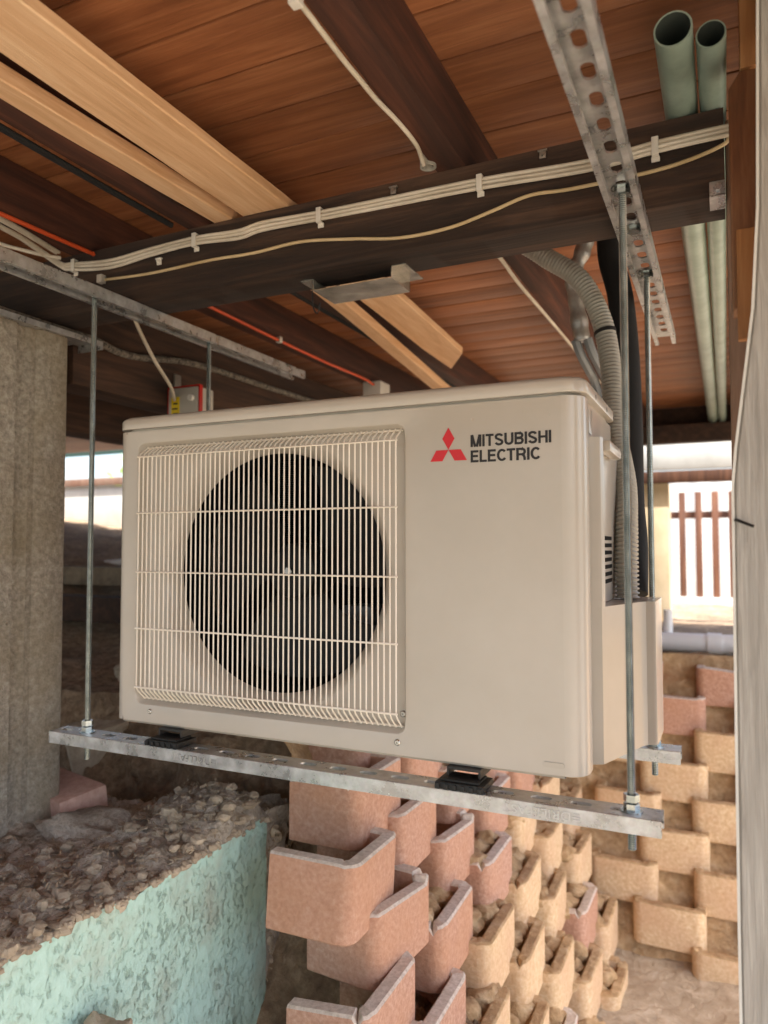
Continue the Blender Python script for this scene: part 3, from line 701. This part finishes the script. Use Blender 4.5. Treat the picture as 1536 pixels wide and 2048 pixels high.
# isolator box with its cable
iso = thing('isolator_box', (-.30, .56, .60), 'grey isolator box with red rim and yellow label behind the unit top', 'switch box')
mb = MB(); mb.box((-.330, .50, .600), (-.235, .565, .700), .006); part('body', mb, 'plastic_grey', iso)
mb = MB(); mb.box((-.334, .503, .596), (-.3305, .516, .7045), .001); mb.box((-.2345, .503, .596), (-.231, .516, .7045), .001); mb.box((-.3305, .503, .7005), (-.2345, .516, .7045), .001); part('rim', mb, 'plastic_red', iso)
mb = MB(); mb.box((-.318, .4985, .61), (-.292, .5002, .676)); part('yellow_label', mb, 'label_yellow', iso, 0)
mb = MB()
for q in range(4): mb.box((-.315+(q % 2)*.004, .4978, .618+q*.013), (-.297, .4984, .622+q*.013))
part('label_print', mb, 'logo_black', iso, 0)
mb = MB(); mb.cyl((-.252, .50, .67), (-.252, .490, .67), .008, 14); part('knob', mb, 'plastic_white', iso)
mb = MB(); mb.box((-.345, .525, .69), (-.330, .55, .745), .002); part('strap', mb, 'clip_metal', iso)
cable('white_cable', [V((-.155, .20, .80)), V((-.165, .21, .775)), V((-.215, .32, .725)), V((-.27, .44, .69)), V((-.305, .496, .668))], .0042, 'cable_white', 'thick white cable dropping diagonally to the yellow-labelled box', 'cable')
# black furry cable on the left bearer
cable('black_cable', [V((-.285, y, z)) for y, z in ((-.40, .752), (-.03, .7475), (.145, .7475), (.215, .748)) ] + [V((-.322, y, z)) for y, z in ((.36, .752), (.6, .785), (1.0, .79), (1.5, .80))], .0085, 'black_furry', 'thick dusty black cable running over the post and along the bearer', 'cable', None, 9)
# ant cap on the post
mb = MB(); mb.box((-.555, -.085, .741), (-.262, .215, .7425)); mb.box((-.2635, -.085, .731), (-.262, .215, .741)); mb.box((-.555, .2135, .725), (-.262, .215, .741))
solo('ant_cap', mb, 'galvanised', (-.41, .06, .7405), 'thin metal cap sheet between the concrete post and the bearer', 'metal cap')
mb = MB(); mb.box((-.50, .075, .7428), (-.315, .18, .7597), .002); solo('packer', mb, 'dark_wood', (-.4, .12, .7428), 'flat timber packer on the cap of the concrete post', 'packer')
# clear tray under the bearer
mb = MB(); q = [at(628, 580, z=.752), at(660, 600, z=.742), at(780, 578, z=.742), at(812, 560, z=.752)]
mb.box((.325, .118, .7385), (.475, .196, .7400)); mb.box((.325, .118, .7400), (.3265, .196, .7580)); mb.box((.4735, .118, .7400), (.475, .196, .7580)); mb.box((.325, .1945, .7400), (.475, .196, .7580)); mb.box((.475, .118, .7575), (.50, .196, .7595)); mb.box((.30, .118, .7575), (.325, .196, .7595))
solo('metal_tray', mb, 'clear_tray', (.4, .16, .7597), 'crumpled silvery tray fixed under the bearer above the unit', 'tray')
mb = MB(); mb.tube([V((.29, .176, .77)), V((.288, .182, .735)), V((.296, .184, .722)), V((.303, .182, .74))], .0014, 6, True, 6); solo('wire_hook', mb, 'rubber', (.29, .176, .77), 'little black wire hook left of the silvery tray', 'hook')

# ---------------------------------------------------------------- conduits and pipes at the right
def corr(pts, r0, r1, pitch, seg=16):
    P = smooth([V(p) for p in pts], 24); L = [0]
    for a, b in zip(P, P[1:]): L.append(L[-1]+(b-a).length)
    out = []; rad = []; i = 0; s = 0.0; step = pitch/4; ph = 0
    while s < L[-1]:
        while i < len(L)-2 and L[i+1] < s: i += 1
        f = (s-L[i])/max(1e-9, L[i+1]-L[i]); out.append(P[i].lerp(P[i+1], f)); rad.append((r0, r1, r1, r0)[ph % 4]); ph += 1; s += step
    return out, rad
pts = [(.56, .36, .865), (.62, .37, .868), at(1100, 520, y=.37), at(1160, 560, y=.365), at(1203, 640, y=.36), at(1222, 740, y=.345), at(1229, 850, y=.325), (.818, .285, .40), (.823, .25, .33), (.825, .23, .26), (.826, .225, .216)]
P_, rad = corr(pts, .0150, .0182, .0068); mb = MB(); mb.tube(P_, lambda t: rad[min(len(rad)-1, int(round(t*(len(rad)-1))))], 18)
solo('flexible_conduit', mb, 'conduit_grey', tuple(pts[-1]), 'grey corrugated flexible conduit curving down beside the unit', 'conduit', None, None, 80)
q_ = min(range(5, len(P_)-5), key=lambda i: abs(P_[i].z-.672)); p = P_[q_]; d_ = (P_[q_+4]-P_[q_-4]).normalized(); mb = MB(); mb.tube([p-d_*.0028, p+d_*.0028], .0192, 20); solo('cable_tie', mb, 'rubber', tuple(p), 'black tie round the corrugated conduit', 'tie')
cable('insulated_pipe', [V((.74, .44, .93)), V((.775, .43, .90)), at(1222, 520, y=.43), at(1240, 590, y=.425), at(1252, 700, y=.42), at(1259, 850, y=.41), at(1262, 1000, y=.40), V((.822, .365, .30)), V((.824, .33, .216))], .023, 'insulation_black', 'thick black insulated pipe behind the corrugated conduit', 'pipe', None, 16)
mb = MB(); sp = [at(1172, 478, y=.56), at(1163, 510, y=.56), at(1148, 545, y=.56), at(1150, 590, y=.56), at(1158, 640, y=.56), at(1165, 682, y=.56)]
mb.tube(sp, lambda t: .0165+.0009*sin(t*41)+.0013*sin(t*17), 14, True, 14)
solo('taped_pipe', mb, 'tape_silver', tuple(sp[0]), 'pipe bundle wrapped in wrinkled silver tape behind the bearer', 'pipe')
for k in range(2):
    off = V((.012*(2*k-1), 0, 0)); cable('grey_pipe', [V(at(1163, 678, y=.56))+off, V(at(1172, 705, y=.57))+off, V(at(1190, 740, y=.60))+off, V(at(1205, 775, y=.64))+off, V((.775, .66, .47))+off], .0095, 'pipe_grey', ['left grey tube coming out of the silver tape', 'right grey tube coming out of the silver tape'][k], 'pipe', 'grey tubes below the silver tape')
cable('white_cable', [V(at(px, py, z=.872)) for px, py in ((985, 500), (1005, 522), (1040, 570), (1100, 640), (1150, 700), (1200, 765))], .004, 'cable_white', 'white cable along the lower edge of the joist behind the bearer', 'cable')
def greenpipe(x, r, y0, label):
    N = 24; z = .8765+r; c = lambda y, q: [(x+q*cos(2*pi*k/N), y, z+q*sin(2*pi*k/N)) for k in range(N)]
    mb = MB(); mb.rings([c(y0, r*.9), c(y0, r), c(1.2, r), c(2.86, r), c(2.87, r*.9)], True, False, True); mb.m = 1
    mb.rings([c(y0, r*.9), c(y0+.4, r*.9)]); 
    solo('green_pipe', mb, ['pipe_green', 'pipe_inside'], (x, y0, .8765), label, 'pipe', 'green pipes stored on the bearers', None, 50)
greenpipe(.9215, .0215, -.075, 'wider sage green pipe with open mouth lying over the bearer')
greenpipe(.9615, .0165, -.055, 'thinner sage green pipe lying beside the wider one')

# ---------------------------------------------------------------- posts
mb = MB(); prof = []                               # concrete post, formed strip down its right face
X = -.30
pl = [(-.53, -.07), (-.315, -.07), (X, -.058), (X, .030), (X-.006, .033), (X-.013, .040), (X-.013, .060), (X-.007, .066), (X-.009, .082), (X, .092), (X, .150), (X-.008, .160), (-.53, .160)]
rs = []
for j in range(61):
    z = -.62 + (.7405+.62)*j/60; g = .012*max(0, min(1, (-.25-z)/.2))
    rs.append([(x+g+.0007*fbm(y*60, z*30, 3), y+.0006*fbm(x*20, z*30, 6), z) for x, y in pl])
mb.rings(rs, True, True, True)
solo('concrete_post', mb, 'concrete', (-.41, .05, -.62), 'rough grey concrete post with a formed strip at left', 'post', None, None, 45)
# painted board at right, its left edge uneven
edge = [(.028, .975), (.0215, .66), (.0145, .55), (-.0050, .40), (-.0085, .36), (-.0115, -.1), (-.012, -1.02)]
mb = MB(); YP = -.10
poly = [(.982+a, z) for a, z in edge] + [(1.16, -1.02), (1.16, .975)]
mb.prism(poly, lambda u, w, d: (u, d, w), YP, YP+.045)
pb = solo('painted_post', mb, 'weathered_paint', (1.06, YP, -1.02), 'weathered pale grey painted post close at the right edge', 'post')
md = pb.modifiers.new('bevel', 'BEVEL'); md.width = .004; md.segments = 2; md.limit_method = 'ANGLE'
mb = MB(); ee = [(.982+a, z) for a, z in edge]
mb.rings([[(x-.0012, YP+.006, z) for x, z in ee], [(x-.0012, YP-.0012, z) for x, z in ee], [(x+.0016, YP-.0012, z) for x, z in ee]], False); part('paint_edge', mb, 'board_white', pb)
p = at(1460, 1040, y=YP-.004); p2 = at(1508, 1052, y=YP-.022); mb = MB(); mb.tube([V((.9745, YP+.002, p.z)), V((.9765, YP-.004, p.z)), V((p2.x, YP-.012, p2.z))], .0016, 6); solo('nail', mb, 'rubber', tuple(p), 'bent black nail sticking out of the painted post', 'nail')
mb = MB(); mb.box((.9755, .10, -1.02), (1.045, .168, .87), .003); solo('timber_post', mb, 'post_wood', (1.0, .13, -1.02), 'brown timber post behind the painted post', 'post')
mb = MB(); mb.prism([(.9785, .575), (1.001, .575), (1.003, .64), (1.008, .66), (1.010, .86), (.992, .862), (.979, .842)], lambda u, w, d: (u, d, w), -.020, .020)
o = solo('packing_timber', mb, 'stained_timber', (.99, 0, .575), 'stained brown packing timber with chipped end beside the painted post', 'timber')
md = o.modifiers.new('bevel', 'BEVEL'); md.width = .002; md.segments = 2; md.limit_method = 'ANGLE'
mb = MB(); mb.box((.9835, -.034, .535), (1.004, -.022, .665), .0015); solo('timber_block', mb, 'raw_timber', (.99, -.03, .535), 'small fresh brown block under the stained packing timber', 'timber')
mb = MB(); mb.box((.9925, -.02, .864), (1.012, .02, .975), .0015); solo('timber_strip', mb, 'raw_timber', (1.0, 0, .87), 'fresh brown timber strip above the stained packing timber', 'timber')
mb = MB(); mb.box((.955, .0748, .757), (.9745, .0778, .777), .001); mb.box((.955, .0748, .7568), (.9745, .12, .7588)); mb.tube([(.965, .0745, .767), (.965, .068, .767)], .005, 6); solo('bracket', mb, 'galvanised', (.96, .08, .7595), 'small metal bracket with bolt at the right end of the bearer', 'bracket')

# ---------------------------------------------------------------- crib walls
def ublock(L, D, H, T, seed):
    """U-shaped hollow block. Face towards +x at x=0, length along y (0..L), legs back to x=-D, z 0..H; rim faces use slot 1."""
    rnd = random.Random(seed); ro = .030; ri = ro-T+.004
    out = [(-D, 0)]; 
    for k in range(6):
        a = radians(-90+90*k/5); out.append((-ro+ro*cos(a), ro+ro*sin(a)))
    for k in range(6):
        a = radians(90*k/5); out.append((-ro+ro*cos(a), L-ro+ro*sin(a)))
    out.append((-D, L)); inn = [(-D, T)]
    for k in range(6):
        a = radians(-90+90*k/5); inn.append((-T-ri+ri*cos(a), T+ri+ri*sin(a)))
    for k in range(6):
        a = radians(90*k/5); inn.append((-T-ri+ri*cos(a), L-T-ri+ri*sin(a)))
    inn.append((-D, L-T))
    n = len(out); mb = MB(); ch = [rnd.uniform(0, .004)+(.012 if rnd.random() < .06 else 0) for _ in range(n)]
    b = .004
    def off(P, d, sgn):
        res = []
        for i, (x, y) in enumerate(P):
            p0, p1 = V(P[max(0, i-1)]), V(P[min(n-1, i+1)]); t_ = (p1-p0).normalized(); nn = V((t_.y, -t_.x))
            res.append((x-nn.x*d*sgn, y-nn.y*d*sgn))
        return res
    o2, i2 = off(out, b, 1), off(inn, b, -1)
    rings = [[(x, y, 0.0) for x, y in i2], [(x, y, 0.0) for x, y in o2], [(x, y, b) for x, y in out], [(x, y, H-b-ch[i]) for i, (x, y) in enumerate(out)],
             [(x, y, H-ch[i]) for i, (x, y) in enumerate(o2)], [(x, y, H-ch[i]) for i, (x, y) in enumerate(i2)], [(x, y, H-b-ch[i]) for i, (x, y) in enumerate(inn)], [(x, y, b) for x, y in inn]]
    for q in range(8):
        mb.m = 1 if q in (3, 4, 5) else 0
        mb.rings([rings[q], rings[(q+1) % 8]], False)
    mb.m = 0
    for s in (0, n-1): mb.add([r[s] for r in rings], [tuple(range(8))])
    return mb
BL, BD, BT = .215, .150, .029
bmesh_v = {}
for mname in ('terracotta', 'lit_terracotta'):
    bmesh_v[mname] = []
    for s in range(5):
        me = ublock(BL, BD, HB, BT, s+11).mesh('block', (0, 0, 0)); me.materials.append(MATS[mname]); me.materials.append(MATS['block_rim' if mname == 'terracotta' else 'sandy_soil']); shade(me, 40); bmesh_v[mname].append(me)
wall1 = thing('retaining_wall', (.6, .8, -1.1), 'stepped retaining wall of hollow pink terracotta blocks below the unit', 'retaining wall')
fillmb = MB()
def lump(mb, c, r, sx, sy, sz, seed, n=7):
    rs = []
    for i in range(n+1):
        th = pi*i/n; row = []
        for k in range(n+3):
            ph = 2*pi*k/(n+3); d = V((sin(th)*cos(ph), sin(th)*sin(ph), cos(th))); f = 1+.45*fbm(d.x*1.7+seed, d.y*1.7, d.z*1.7+seed*.3)
            row.append((c[0]+d.x*r*sx*f, c[1]+d.y*r*sy*f, c[2]+d.z*r*sz*f))
        rs.append(row)
    mb.rings(rs)
for c in range(-1, 12):
    for k in range(-3, 9):
        ytop = .771+(c-2)*PP-k*PP/2; z = -.343-k*HC; x = .407+BX*k
        if ytop > 2.15 or ytop < -.1 or z-HB < -1.35: continue
        if ytop > facey(z)+.12: continue
        if (c, k) == (0, -1) or (c, k) in ((-1, -2), (-1, -3), (-1, -1), (0, 0), (0, 1)): continue
        far = (c+k*.25) >= 3.2 or (c >= 3 and k >= 2)
        me = random.choice(bmesh_v['lit_terracotta' if (far and c+k > 4 and random.random() < .85) else 'terracotta'])
        o = bpy.data.objects.new('block', me); COL.objects.link(o); o.parent = wall1; o['_b'] = [0, 0, 0]
        dx, dy, rz = random.uniform(-.006, .006), random.uniform(-.008, .008), random.uniform(-.03, .03)
        if (c, k) == (1, 0): dy -= .045; rz = -.10
        if (c, k) == (0, -2): rz = -.02; dx += .022; dy += .035
        o.location = V((x+dx, ytop-BL+dy, z-HB)) - base_of(wall1); o.rotation_euler = (random.uniform(-.012, .012), 0, rz)
        if far or c >= 3 or (c == 2 and random.random() < .3):
            for q in range(3):
                lump(fillmb, (x-.026-random.uniform(.02, .06), ytop-.02-BL*(q+.5)/3.3, z-random.uniform(.008, .024)), .034, 1.15, 1.15, .75, c*13+k*7+q*3.1)
part('soil_fill', fillmb, 'sandy_soil', wall1, 60, None, 'stuff')
# the loose, tilted block beside the mint wall
me = ublock(BL, BD+.012, HB, BT, 99).mesh('loose_block', (0, 0, 0)); me.materials.append(MATS['terracotta']); me.materials.append(MATS['block_rim']); shade(me, 40)
o = bpy.data.objects.new('loose_block', me); COL.objects.link(o); o['_b'] = [0, 0, 0]
o.location = (.396, .128, -.243-HB+.008); o.rotation_euler = (radians(-3.5), radians(1.5), radians(3))
tagit(o, 'tilted orange hollow block with chipped rim against the mint wall end', 'block')
wall2 = thing('retaining_wall', (1.0, 1.75, -1.0), 'far cross wall of hollow blocks with soil showing in its gaps', 'retaining wall')
for j in range(0, 9):
    zt = -.13-.1*j; y = facey(zt)
    for i in range(-2, 5):
        xr = (.895 if j % 2 else .755) + (i-0)*PP
        if xr-BL < facex(zt)-.06: continue
        o = bpy.data.objects.new('block', random.choice(bmesh_v['lit_terracotta' if (j > 1 and random.random() < .85) else 'terracotta'])); COL.objects.link(o); o.parent = wall2; o['_b'] = [0, 0, 0]
        o.rotation_euler = (0, 0, radians(-90)+random.uniform(-.03, .03)); o.location = V((xr-BL+random.uniform(-.01, .01), y+random.uniform(-.005, .005), zt-HB)) - base_of(wall2)

# ---------------------------------------------------------------- mint rendered wall, mound and rubble
mb = MB(); XT = .12; ny_, nz_ = 90, 60; Ya, Yb = -.75, .292
def ttop(y): return -.247 + .05*max(0, (-.04-y)) + .012*fbm(y*9, 2, 1) + .006*fbm(y*30, 2, 7) + .002*fbm(y*90, 2, 4)
def tx(y, z): return XT + .0035*fbm(y*16, z*10, 3) + .0025*fbm(y*45+z*20, z*30, 9)
g = []
for j in range(nz_+1):
    for i in range(ny_+1):
        y = Ya+(Yb-Ya)*i/ny_; z0 = -1.05; z = z0+(ttop(y)-z0)*j/nz_; yy = y + (.006*fbm(z*20, 3, 1) if i == ny_ else 0); g.append((tx(y, z), yy, z))
mb.add(g, [(j*(ny_+1)+i, j*(ny_+1)+i+1, (j+1)*(ny_+1)+i+1, (j+1)*(ny_+1)+i) for j in range(nz_) for i in range(ny_)])
mw = thing('rendered_wall', (0, 0, -1.05), 'broken low wall with peeling mint green render below the concrete post', 'wall')
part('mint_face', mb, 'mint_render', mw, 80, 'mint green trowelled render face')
mb = MB(); nu, nv = 110, 90                        # rough rubble top and broken end behind the render
def mound(x, y):
    h = ttop(max(Ya, min(y, Yb))) + .004 - .10*max(0, (XT-.05-x))**1.0*.55
    h += .010*fbm(x*14, y*14, 2) + .014*fbm(x*34, y*34, 6) + .008*fbm(x*80, y*80, 8)
    h += .050*math.exp(-((y-.24)/.13)**2-((x-.03)/.12)**2) + .012*math.exp(-((y-.02)/.2)**2-((x-.0)/.09)**2)
    if y > .26: h -= (y-.26)*.5
    return h
g = []
for j in range(nv+1):
    for i in range(nu+1):
        x = -.95+(XT-.002+.95)*i/nu; y = -.75+1.12*j/nv; h = mound(x, y)
        if i == nu and y <= Yb: h = ttop(y)+.0012; x = tx(y, ttop(y))+.0004
        if y > .30:
            h -= max(0, y-.30)*6*max(0, min(1, (x+.35)/.2))
        g.append((x, y, h))
mb.add(g, [(j*(nu+1)+i, j*(nu+1)+i+1, (j+1)*(nu+1)+i+1, (j+1)*(nu+1)+i) for j in range(nv) for i in range(nu)])
g = []; ne, nf = 16, 60                            # broken end: bulging rubble right of the render edge
for j in range(nf+1):
    for i in range(ne+1):
        s = i/ne; z = -1.05+(-.236+1.05)*j/nf; bul = .028*sin(pi*min(1, s*1.3))*(.75+.5*fbm(z*8, s*3, 2))
        g.append((XT-.003-.34*max(0, s-.35)**1.5+bul*.8*min(1, s*3)*(1-s)+.010*fbm(z*30, s*9, 4)*min(1, s*5), Yb-.001+.078*sin(pi/2*min(1, s/.55))+.02*fbm(z*18, s*6, 5)*min(1, s*4)+.014*fbm(z*50, s*20, 6)*min(1, s*4), z + .012*fbm(s*9, z*12, 8)*s))
mb.add(g, [(j*(ne+1)+i, j*(ne+1)+i+1, (j+1)*(ne+1)+i+1, (j+1)*(ne+1)+i) for j in range(nf) for i in range(ne)])
part('rubble_core', mb, 'rubble', mw, 70)
chips = MB()
for q in range(700):
    y = random.uniform(-.55, .33); x = XT-.01-abs(random.gauss(0, .18)); h = mound(x, y); s = random.uniform(.0022, .006)
    lump(chips, (x, y, h+s*.1), s, random.uniform(.5, 2.6), random.uniform(.5, 2.6), .5, q*1.7, 4)
for q in range(170):
    y = random.uniform(-.5, .30); x = XT-.004-abs(random.gauss(0, .12)); s = random.uniform(.006, .014)
    lump(chips, (x, y, mound(x, y)+s*.1), s, random.uniform(.7, 1.5), random.uniform(.7, 1.5), .7, q*3.1, 5)
for q in range(150):
    y = Ya+.2+(Yb-Ya-.2)*q/149; s = random.uniform(.004, .010); lump(chips, (XT-random.uniform(-.001, .010), y, ttop(y)+random.uniform(-.004, .004)), s, 1.0, random.uniform(.8, 1.6), .8, q*1.3, 5)
for q in range(160):
    z = random.uniform(-.9, -.25); s = random.uniform(.004, .012); lump(chips, (XT-random.uniform(-.004, .05), Yb+random.uniform(.01, .05), z), s, 1, 1, 1.1, q*2.3, 4)
part('chips', chips, 'rock', mw, 0, None, 'stuff')
straw = MB()
for q in range(1500):
    y = random.uniform(-.55, .33); x = XT+.004-abs(random.gauss(0, .16)); h = mound(x, y)+random.uniform(.001, .006); a = random.uniform(0, pi); L = random.uniform(.004, .016); w = random.uniform(.0006, .0016)
    d = V((cos(a)*L, sin(a)*L, random.uniform(-.003, .004))); n_ = V((-sin(a)*w, cos(a)*w, 0)); p0 = V((x, y, h)); c_ = p0+d*.5+V((0, 0, random.uniform(.001, .004)))
    straw.add([p0-n_, p0+n_, c_+n_, c_-n_, p0+d+n_*.5, p0+d-n_*.5], [(0, 1, 2, 3), (3, 2, 4, 5)])
for q in range(500):
    z = random.uniform(-.8, -.24); y = Yb+random.uniform(.0, .085); x = XT+random.uniform(-.01, .022); a = random.uniform(0, 2*pi); L = random.uniform(.005, .018); d = V((random.uniform(-.004, .006), cos(a)*L*.6, sin(a)*L)); n_ = V((0, -sin(a)*.0011, cos(a)*.0011)); p0 = V((x, y, z))
    straw.add([p0-n_, p0+n_, p0+d+n_, p0+d-n_], [(0, 1, 2, 3)])
part('straw', straw, 'straw', mw, 0, None, 'stuff')
def rocky(name, c, r, sc_, mat, label, cat, rot=0, n=18, amp=.35, fr=1.6):
    mb = MB(); rs = []; M = Matrix.Rotation(rot, 3, 'Z')
    for i in range(n+1):
        th = pi*i/n; row = []
        for k in range(n+6):
            ph = 2*pi*k/(n+6); d = V((sin(th)*cos(ph), sin(th)*sin(ph), cos(th)))
            e = V([math.copysign(abs(q)**.7, q) for q in d]); f = 1+amp*fbm(d.x*fr+c[0]*9, d.y*fr+c[1]*9, d.z*fr)+.06*fbm(d.x*9, d.y*9, d.z*9+c[0])
            row.append(V(c)+M @ V((e.x*r*sc_[0]*f, e.y*r*sc_[1]*f, e.z*r*sc_[2]*f)))
        rs.append(row)
    mb.rings(rs); return solo(name, mb, mat, c, label, cat, None, None, 60)
rocky('rubble_clod', (-.15, .115, -.270), .075, (1.45, .75, .55), 'rubble', 'long lumpy clod of rubble between post and mint wall', 'rubble', radians(12), 22, .3)
rocky('stone', (.165, -.18, -.41), .045, (.9, .8, .9), 'rock', 'pale broken stone at the bottom against the mint wall', 'stone', .4)
bc = at(128, 1606, z=-.255); mb = MB(); M = Matrix.Translation(bc) @ Matrix.Rotation(radians(-14), 4, 'Z') @ Matrix.Rotation(radians(7), 4, 'X')
mb.box((-.115, -.052, -.040), (.088, .052, .040), .005, M); solo('brick', mb, 'pink_brick', tuple(bc-V((0, 0, .045))), 'pink brick lying on the rubble beside the concrete post', 'brick')
mb = MB(); M = Matrix.Translation((-.35, .72, -.17)) @ Matrix.Rotation(radians(52), 4, 'Z') @ Matrix.Rotation(radians(-12), 4, 'Y')
mb.box((-.38, -.09, -.07), (.38, .09, .07), .012, M); solo('concrete_slab', mb, 'rock', (-.35, .72, -.25), 'broken dark concrete slab leaning under the left end of the unit', 'slab')
rocky('stone', (-.22, .80, -.03), .055, (1.5, .8, .7), 'rock', 'tan rough stone under the lower left corner of the unit', 'stone', .3)
rocky('stone', (-.62, .75, -.09), .07, (1.3, .9, .7), 'rock', 'dusty stone behind the left threaded rod', 'stone', .9)

# ---------------------------------------------------------------- seen through the gap at left
timber('beam', (-1.9, 1.0, .02), (-.4, 1.10, .11), 'dark_wood', 'dark timber lying on the slope behind the left rod', 'beam')
timber('beam', (-2.2, 1.45, .12), (-.4, 1.56, .20), 'concrete_dark', 'grey-green concrete beam on the slope behind the left rod', 'beam')
zb = lambda py: at(190, py, y=3.4).z
timber('board', (-7, 3.4, zb(1061)), (-1.2, 3.43, zb(973)), 'board_white', 'white board across the opening left of the unit', 'board')
timber('rail', (-7, 3.38, zb(1088)), (-1.2, 3.44, zb(1062)), 'dark_wood', 'dark brown rail below the white board', 'rail')
timber('board', (-7, 3.35, zb(912)), (-1.2, 3.38, zb(868)), 'board_green', 'dark green board above the bright opening', 'board')
timber('rail', (-7, 3.38, zb(972)), (-1.2, 3.43, zb(957)), 'post_wood', 'grey rail above the white board', 'rail')
cable('white_pipe', [V((-2.4, 1.95, .16)), V((-1.2, 2.05, .27))], .022, 'pvc_white', 'white pipe lying across the debris behind the post', 'pipe', None, 12, 2)
mb = MB(); M = Matrix.Translation((-1.62, 2.25, .30)) @ Matrix.Rotation(.4, 4, 'Z') @ Matrix.Rotation(.1, 4, 'X'); mb.box((-.2, -.14, -.05), (.2, .14, .05), .01, M); solo('polystyrene_block', mb, 'board_white', (-1.62, 2.25, .22), 'white foam block on the debris heap behind the post', 'block')
rocky('stone', (-1.35, 2.3, .28), .10, (1.2, 1, .8), 'rock', 'lumpy stone among the debris beside the white foam block', 'stone')
def bush(name, c, r, label):
    t_ = thing(name, (c[0], c[1], -.6), label, 'shrub'); mb = MB(); mb.tube([(c[0], c[1], -1.1), (c[0], c[1], c[2])], .03, 7); part('stem', mb, 'dark_wood', t_)
    mb = MB()
    for q in range(900):
        d = V((random.gauss(0, 1), random.gauss(0, 1), random.gauss(0, 1))).normalized()*r*random.random()**.4; p = V(c)+V((d.x*1.5, d.y, d.z*1.2)); s = random.uniform(.05, .11)
        a = V((random.gauss(0, 1), random.gauss(0, 1), random.gauss(0, 1))).normalized(); b = a.orthogonal().normalized()
        mb.add([p-a*s, p+b*s*.4, p+a*s, p-b*s*.4], [(0, 1, 2, 3)])
    part('foliage', mb, 'leaf', t_, 0)
bush('shrub', (-4.6, 6.4, 1.0), .8, 'sunlit yellow-green shrub seen through the opening at left')
bush('shrub', (-6.4, 8.0, 1.2), 1.0, 'paler shrub farther back through the opening at left')

# ---------------------------------------------------------------- seen through the gap at right
timber('fascia_board', (.30, 3.26, .70), (1.7, 3.29, .845), 'board_white', 'white fascia board at the far right under the floor', 'board')
timber('rail', (.30, 3.25, .63), (1.7, 3.31, .693), 'picket_wood', 'brown timber rail below the white fascia board', 'rail')
timber('cream_post', (.545, 3.28, -.16), (.69, 3.42, .63), 'board_cream', 'broad cream post left of the far picket fence', 'post')
pv = thing('drain_pipe', (.8, 2.15, -.11), 'white plastic drain pipe lying on top of the far block wall', 'pipe')
mb = MB(); mb.tube([(.55, 2.12, -.082), (1.5, 2.12, -.078)], .036, 18); part('pipe', mb, 'pvc_white', pv)
mb = MB(); mb.tube([(.895, 2.12, -.081), (.945, 2.12, -.081)], .041, 18); part('coupling', mb, 'pvc_white', pv)
mb = MB(); mb.tube([(.752, 2.16, -.07), (.752, 2.16, .04)], .017, 14); part('riser', mb, 'pvc_white', pv)
fn = thing('picket_fence', (.8, 5.0, -.35), 'brown picket fence with pale lower rail beyond the far wall', 'fence')
for i in range(-2, 9):
    x = .670+.1135*i; mb = MB(); mb.box((x-.024, 4.985, -.30), (x+.024, 5.003, .694+random.uniform(-.008, .008)), .002); part('picket', mb, 'picket_wood', fn)
mb = MB(); mb.box((.35, 5.004, .492), (1.8, 5.04, .545), .003); part('top_rail', mb, 'picket_wood', fn)
mb = MB(); mb.box((.35, 4.95, -.165), (1.8, 4.984, -.095), .003); part('bottom_rail', mb, 'board_white', fn)
mb = MB(); M = 60
mb.rings([[(-.2+i*.05, 6.2+.012*sin(i*1.57), z) for i in range(61)] for z in (-.6, .86)], False)
mb.rings([[(-.2+i*.05, 6.21+.012*sin(i*1.57), z) for i in range(61)] for z in (-.6, .86)], False)
solo('sheet_fence', mb, 'board_white', (1, 6.2, -.6), 'pale corrugated sheet fence behind the brown pickets', 'fence')
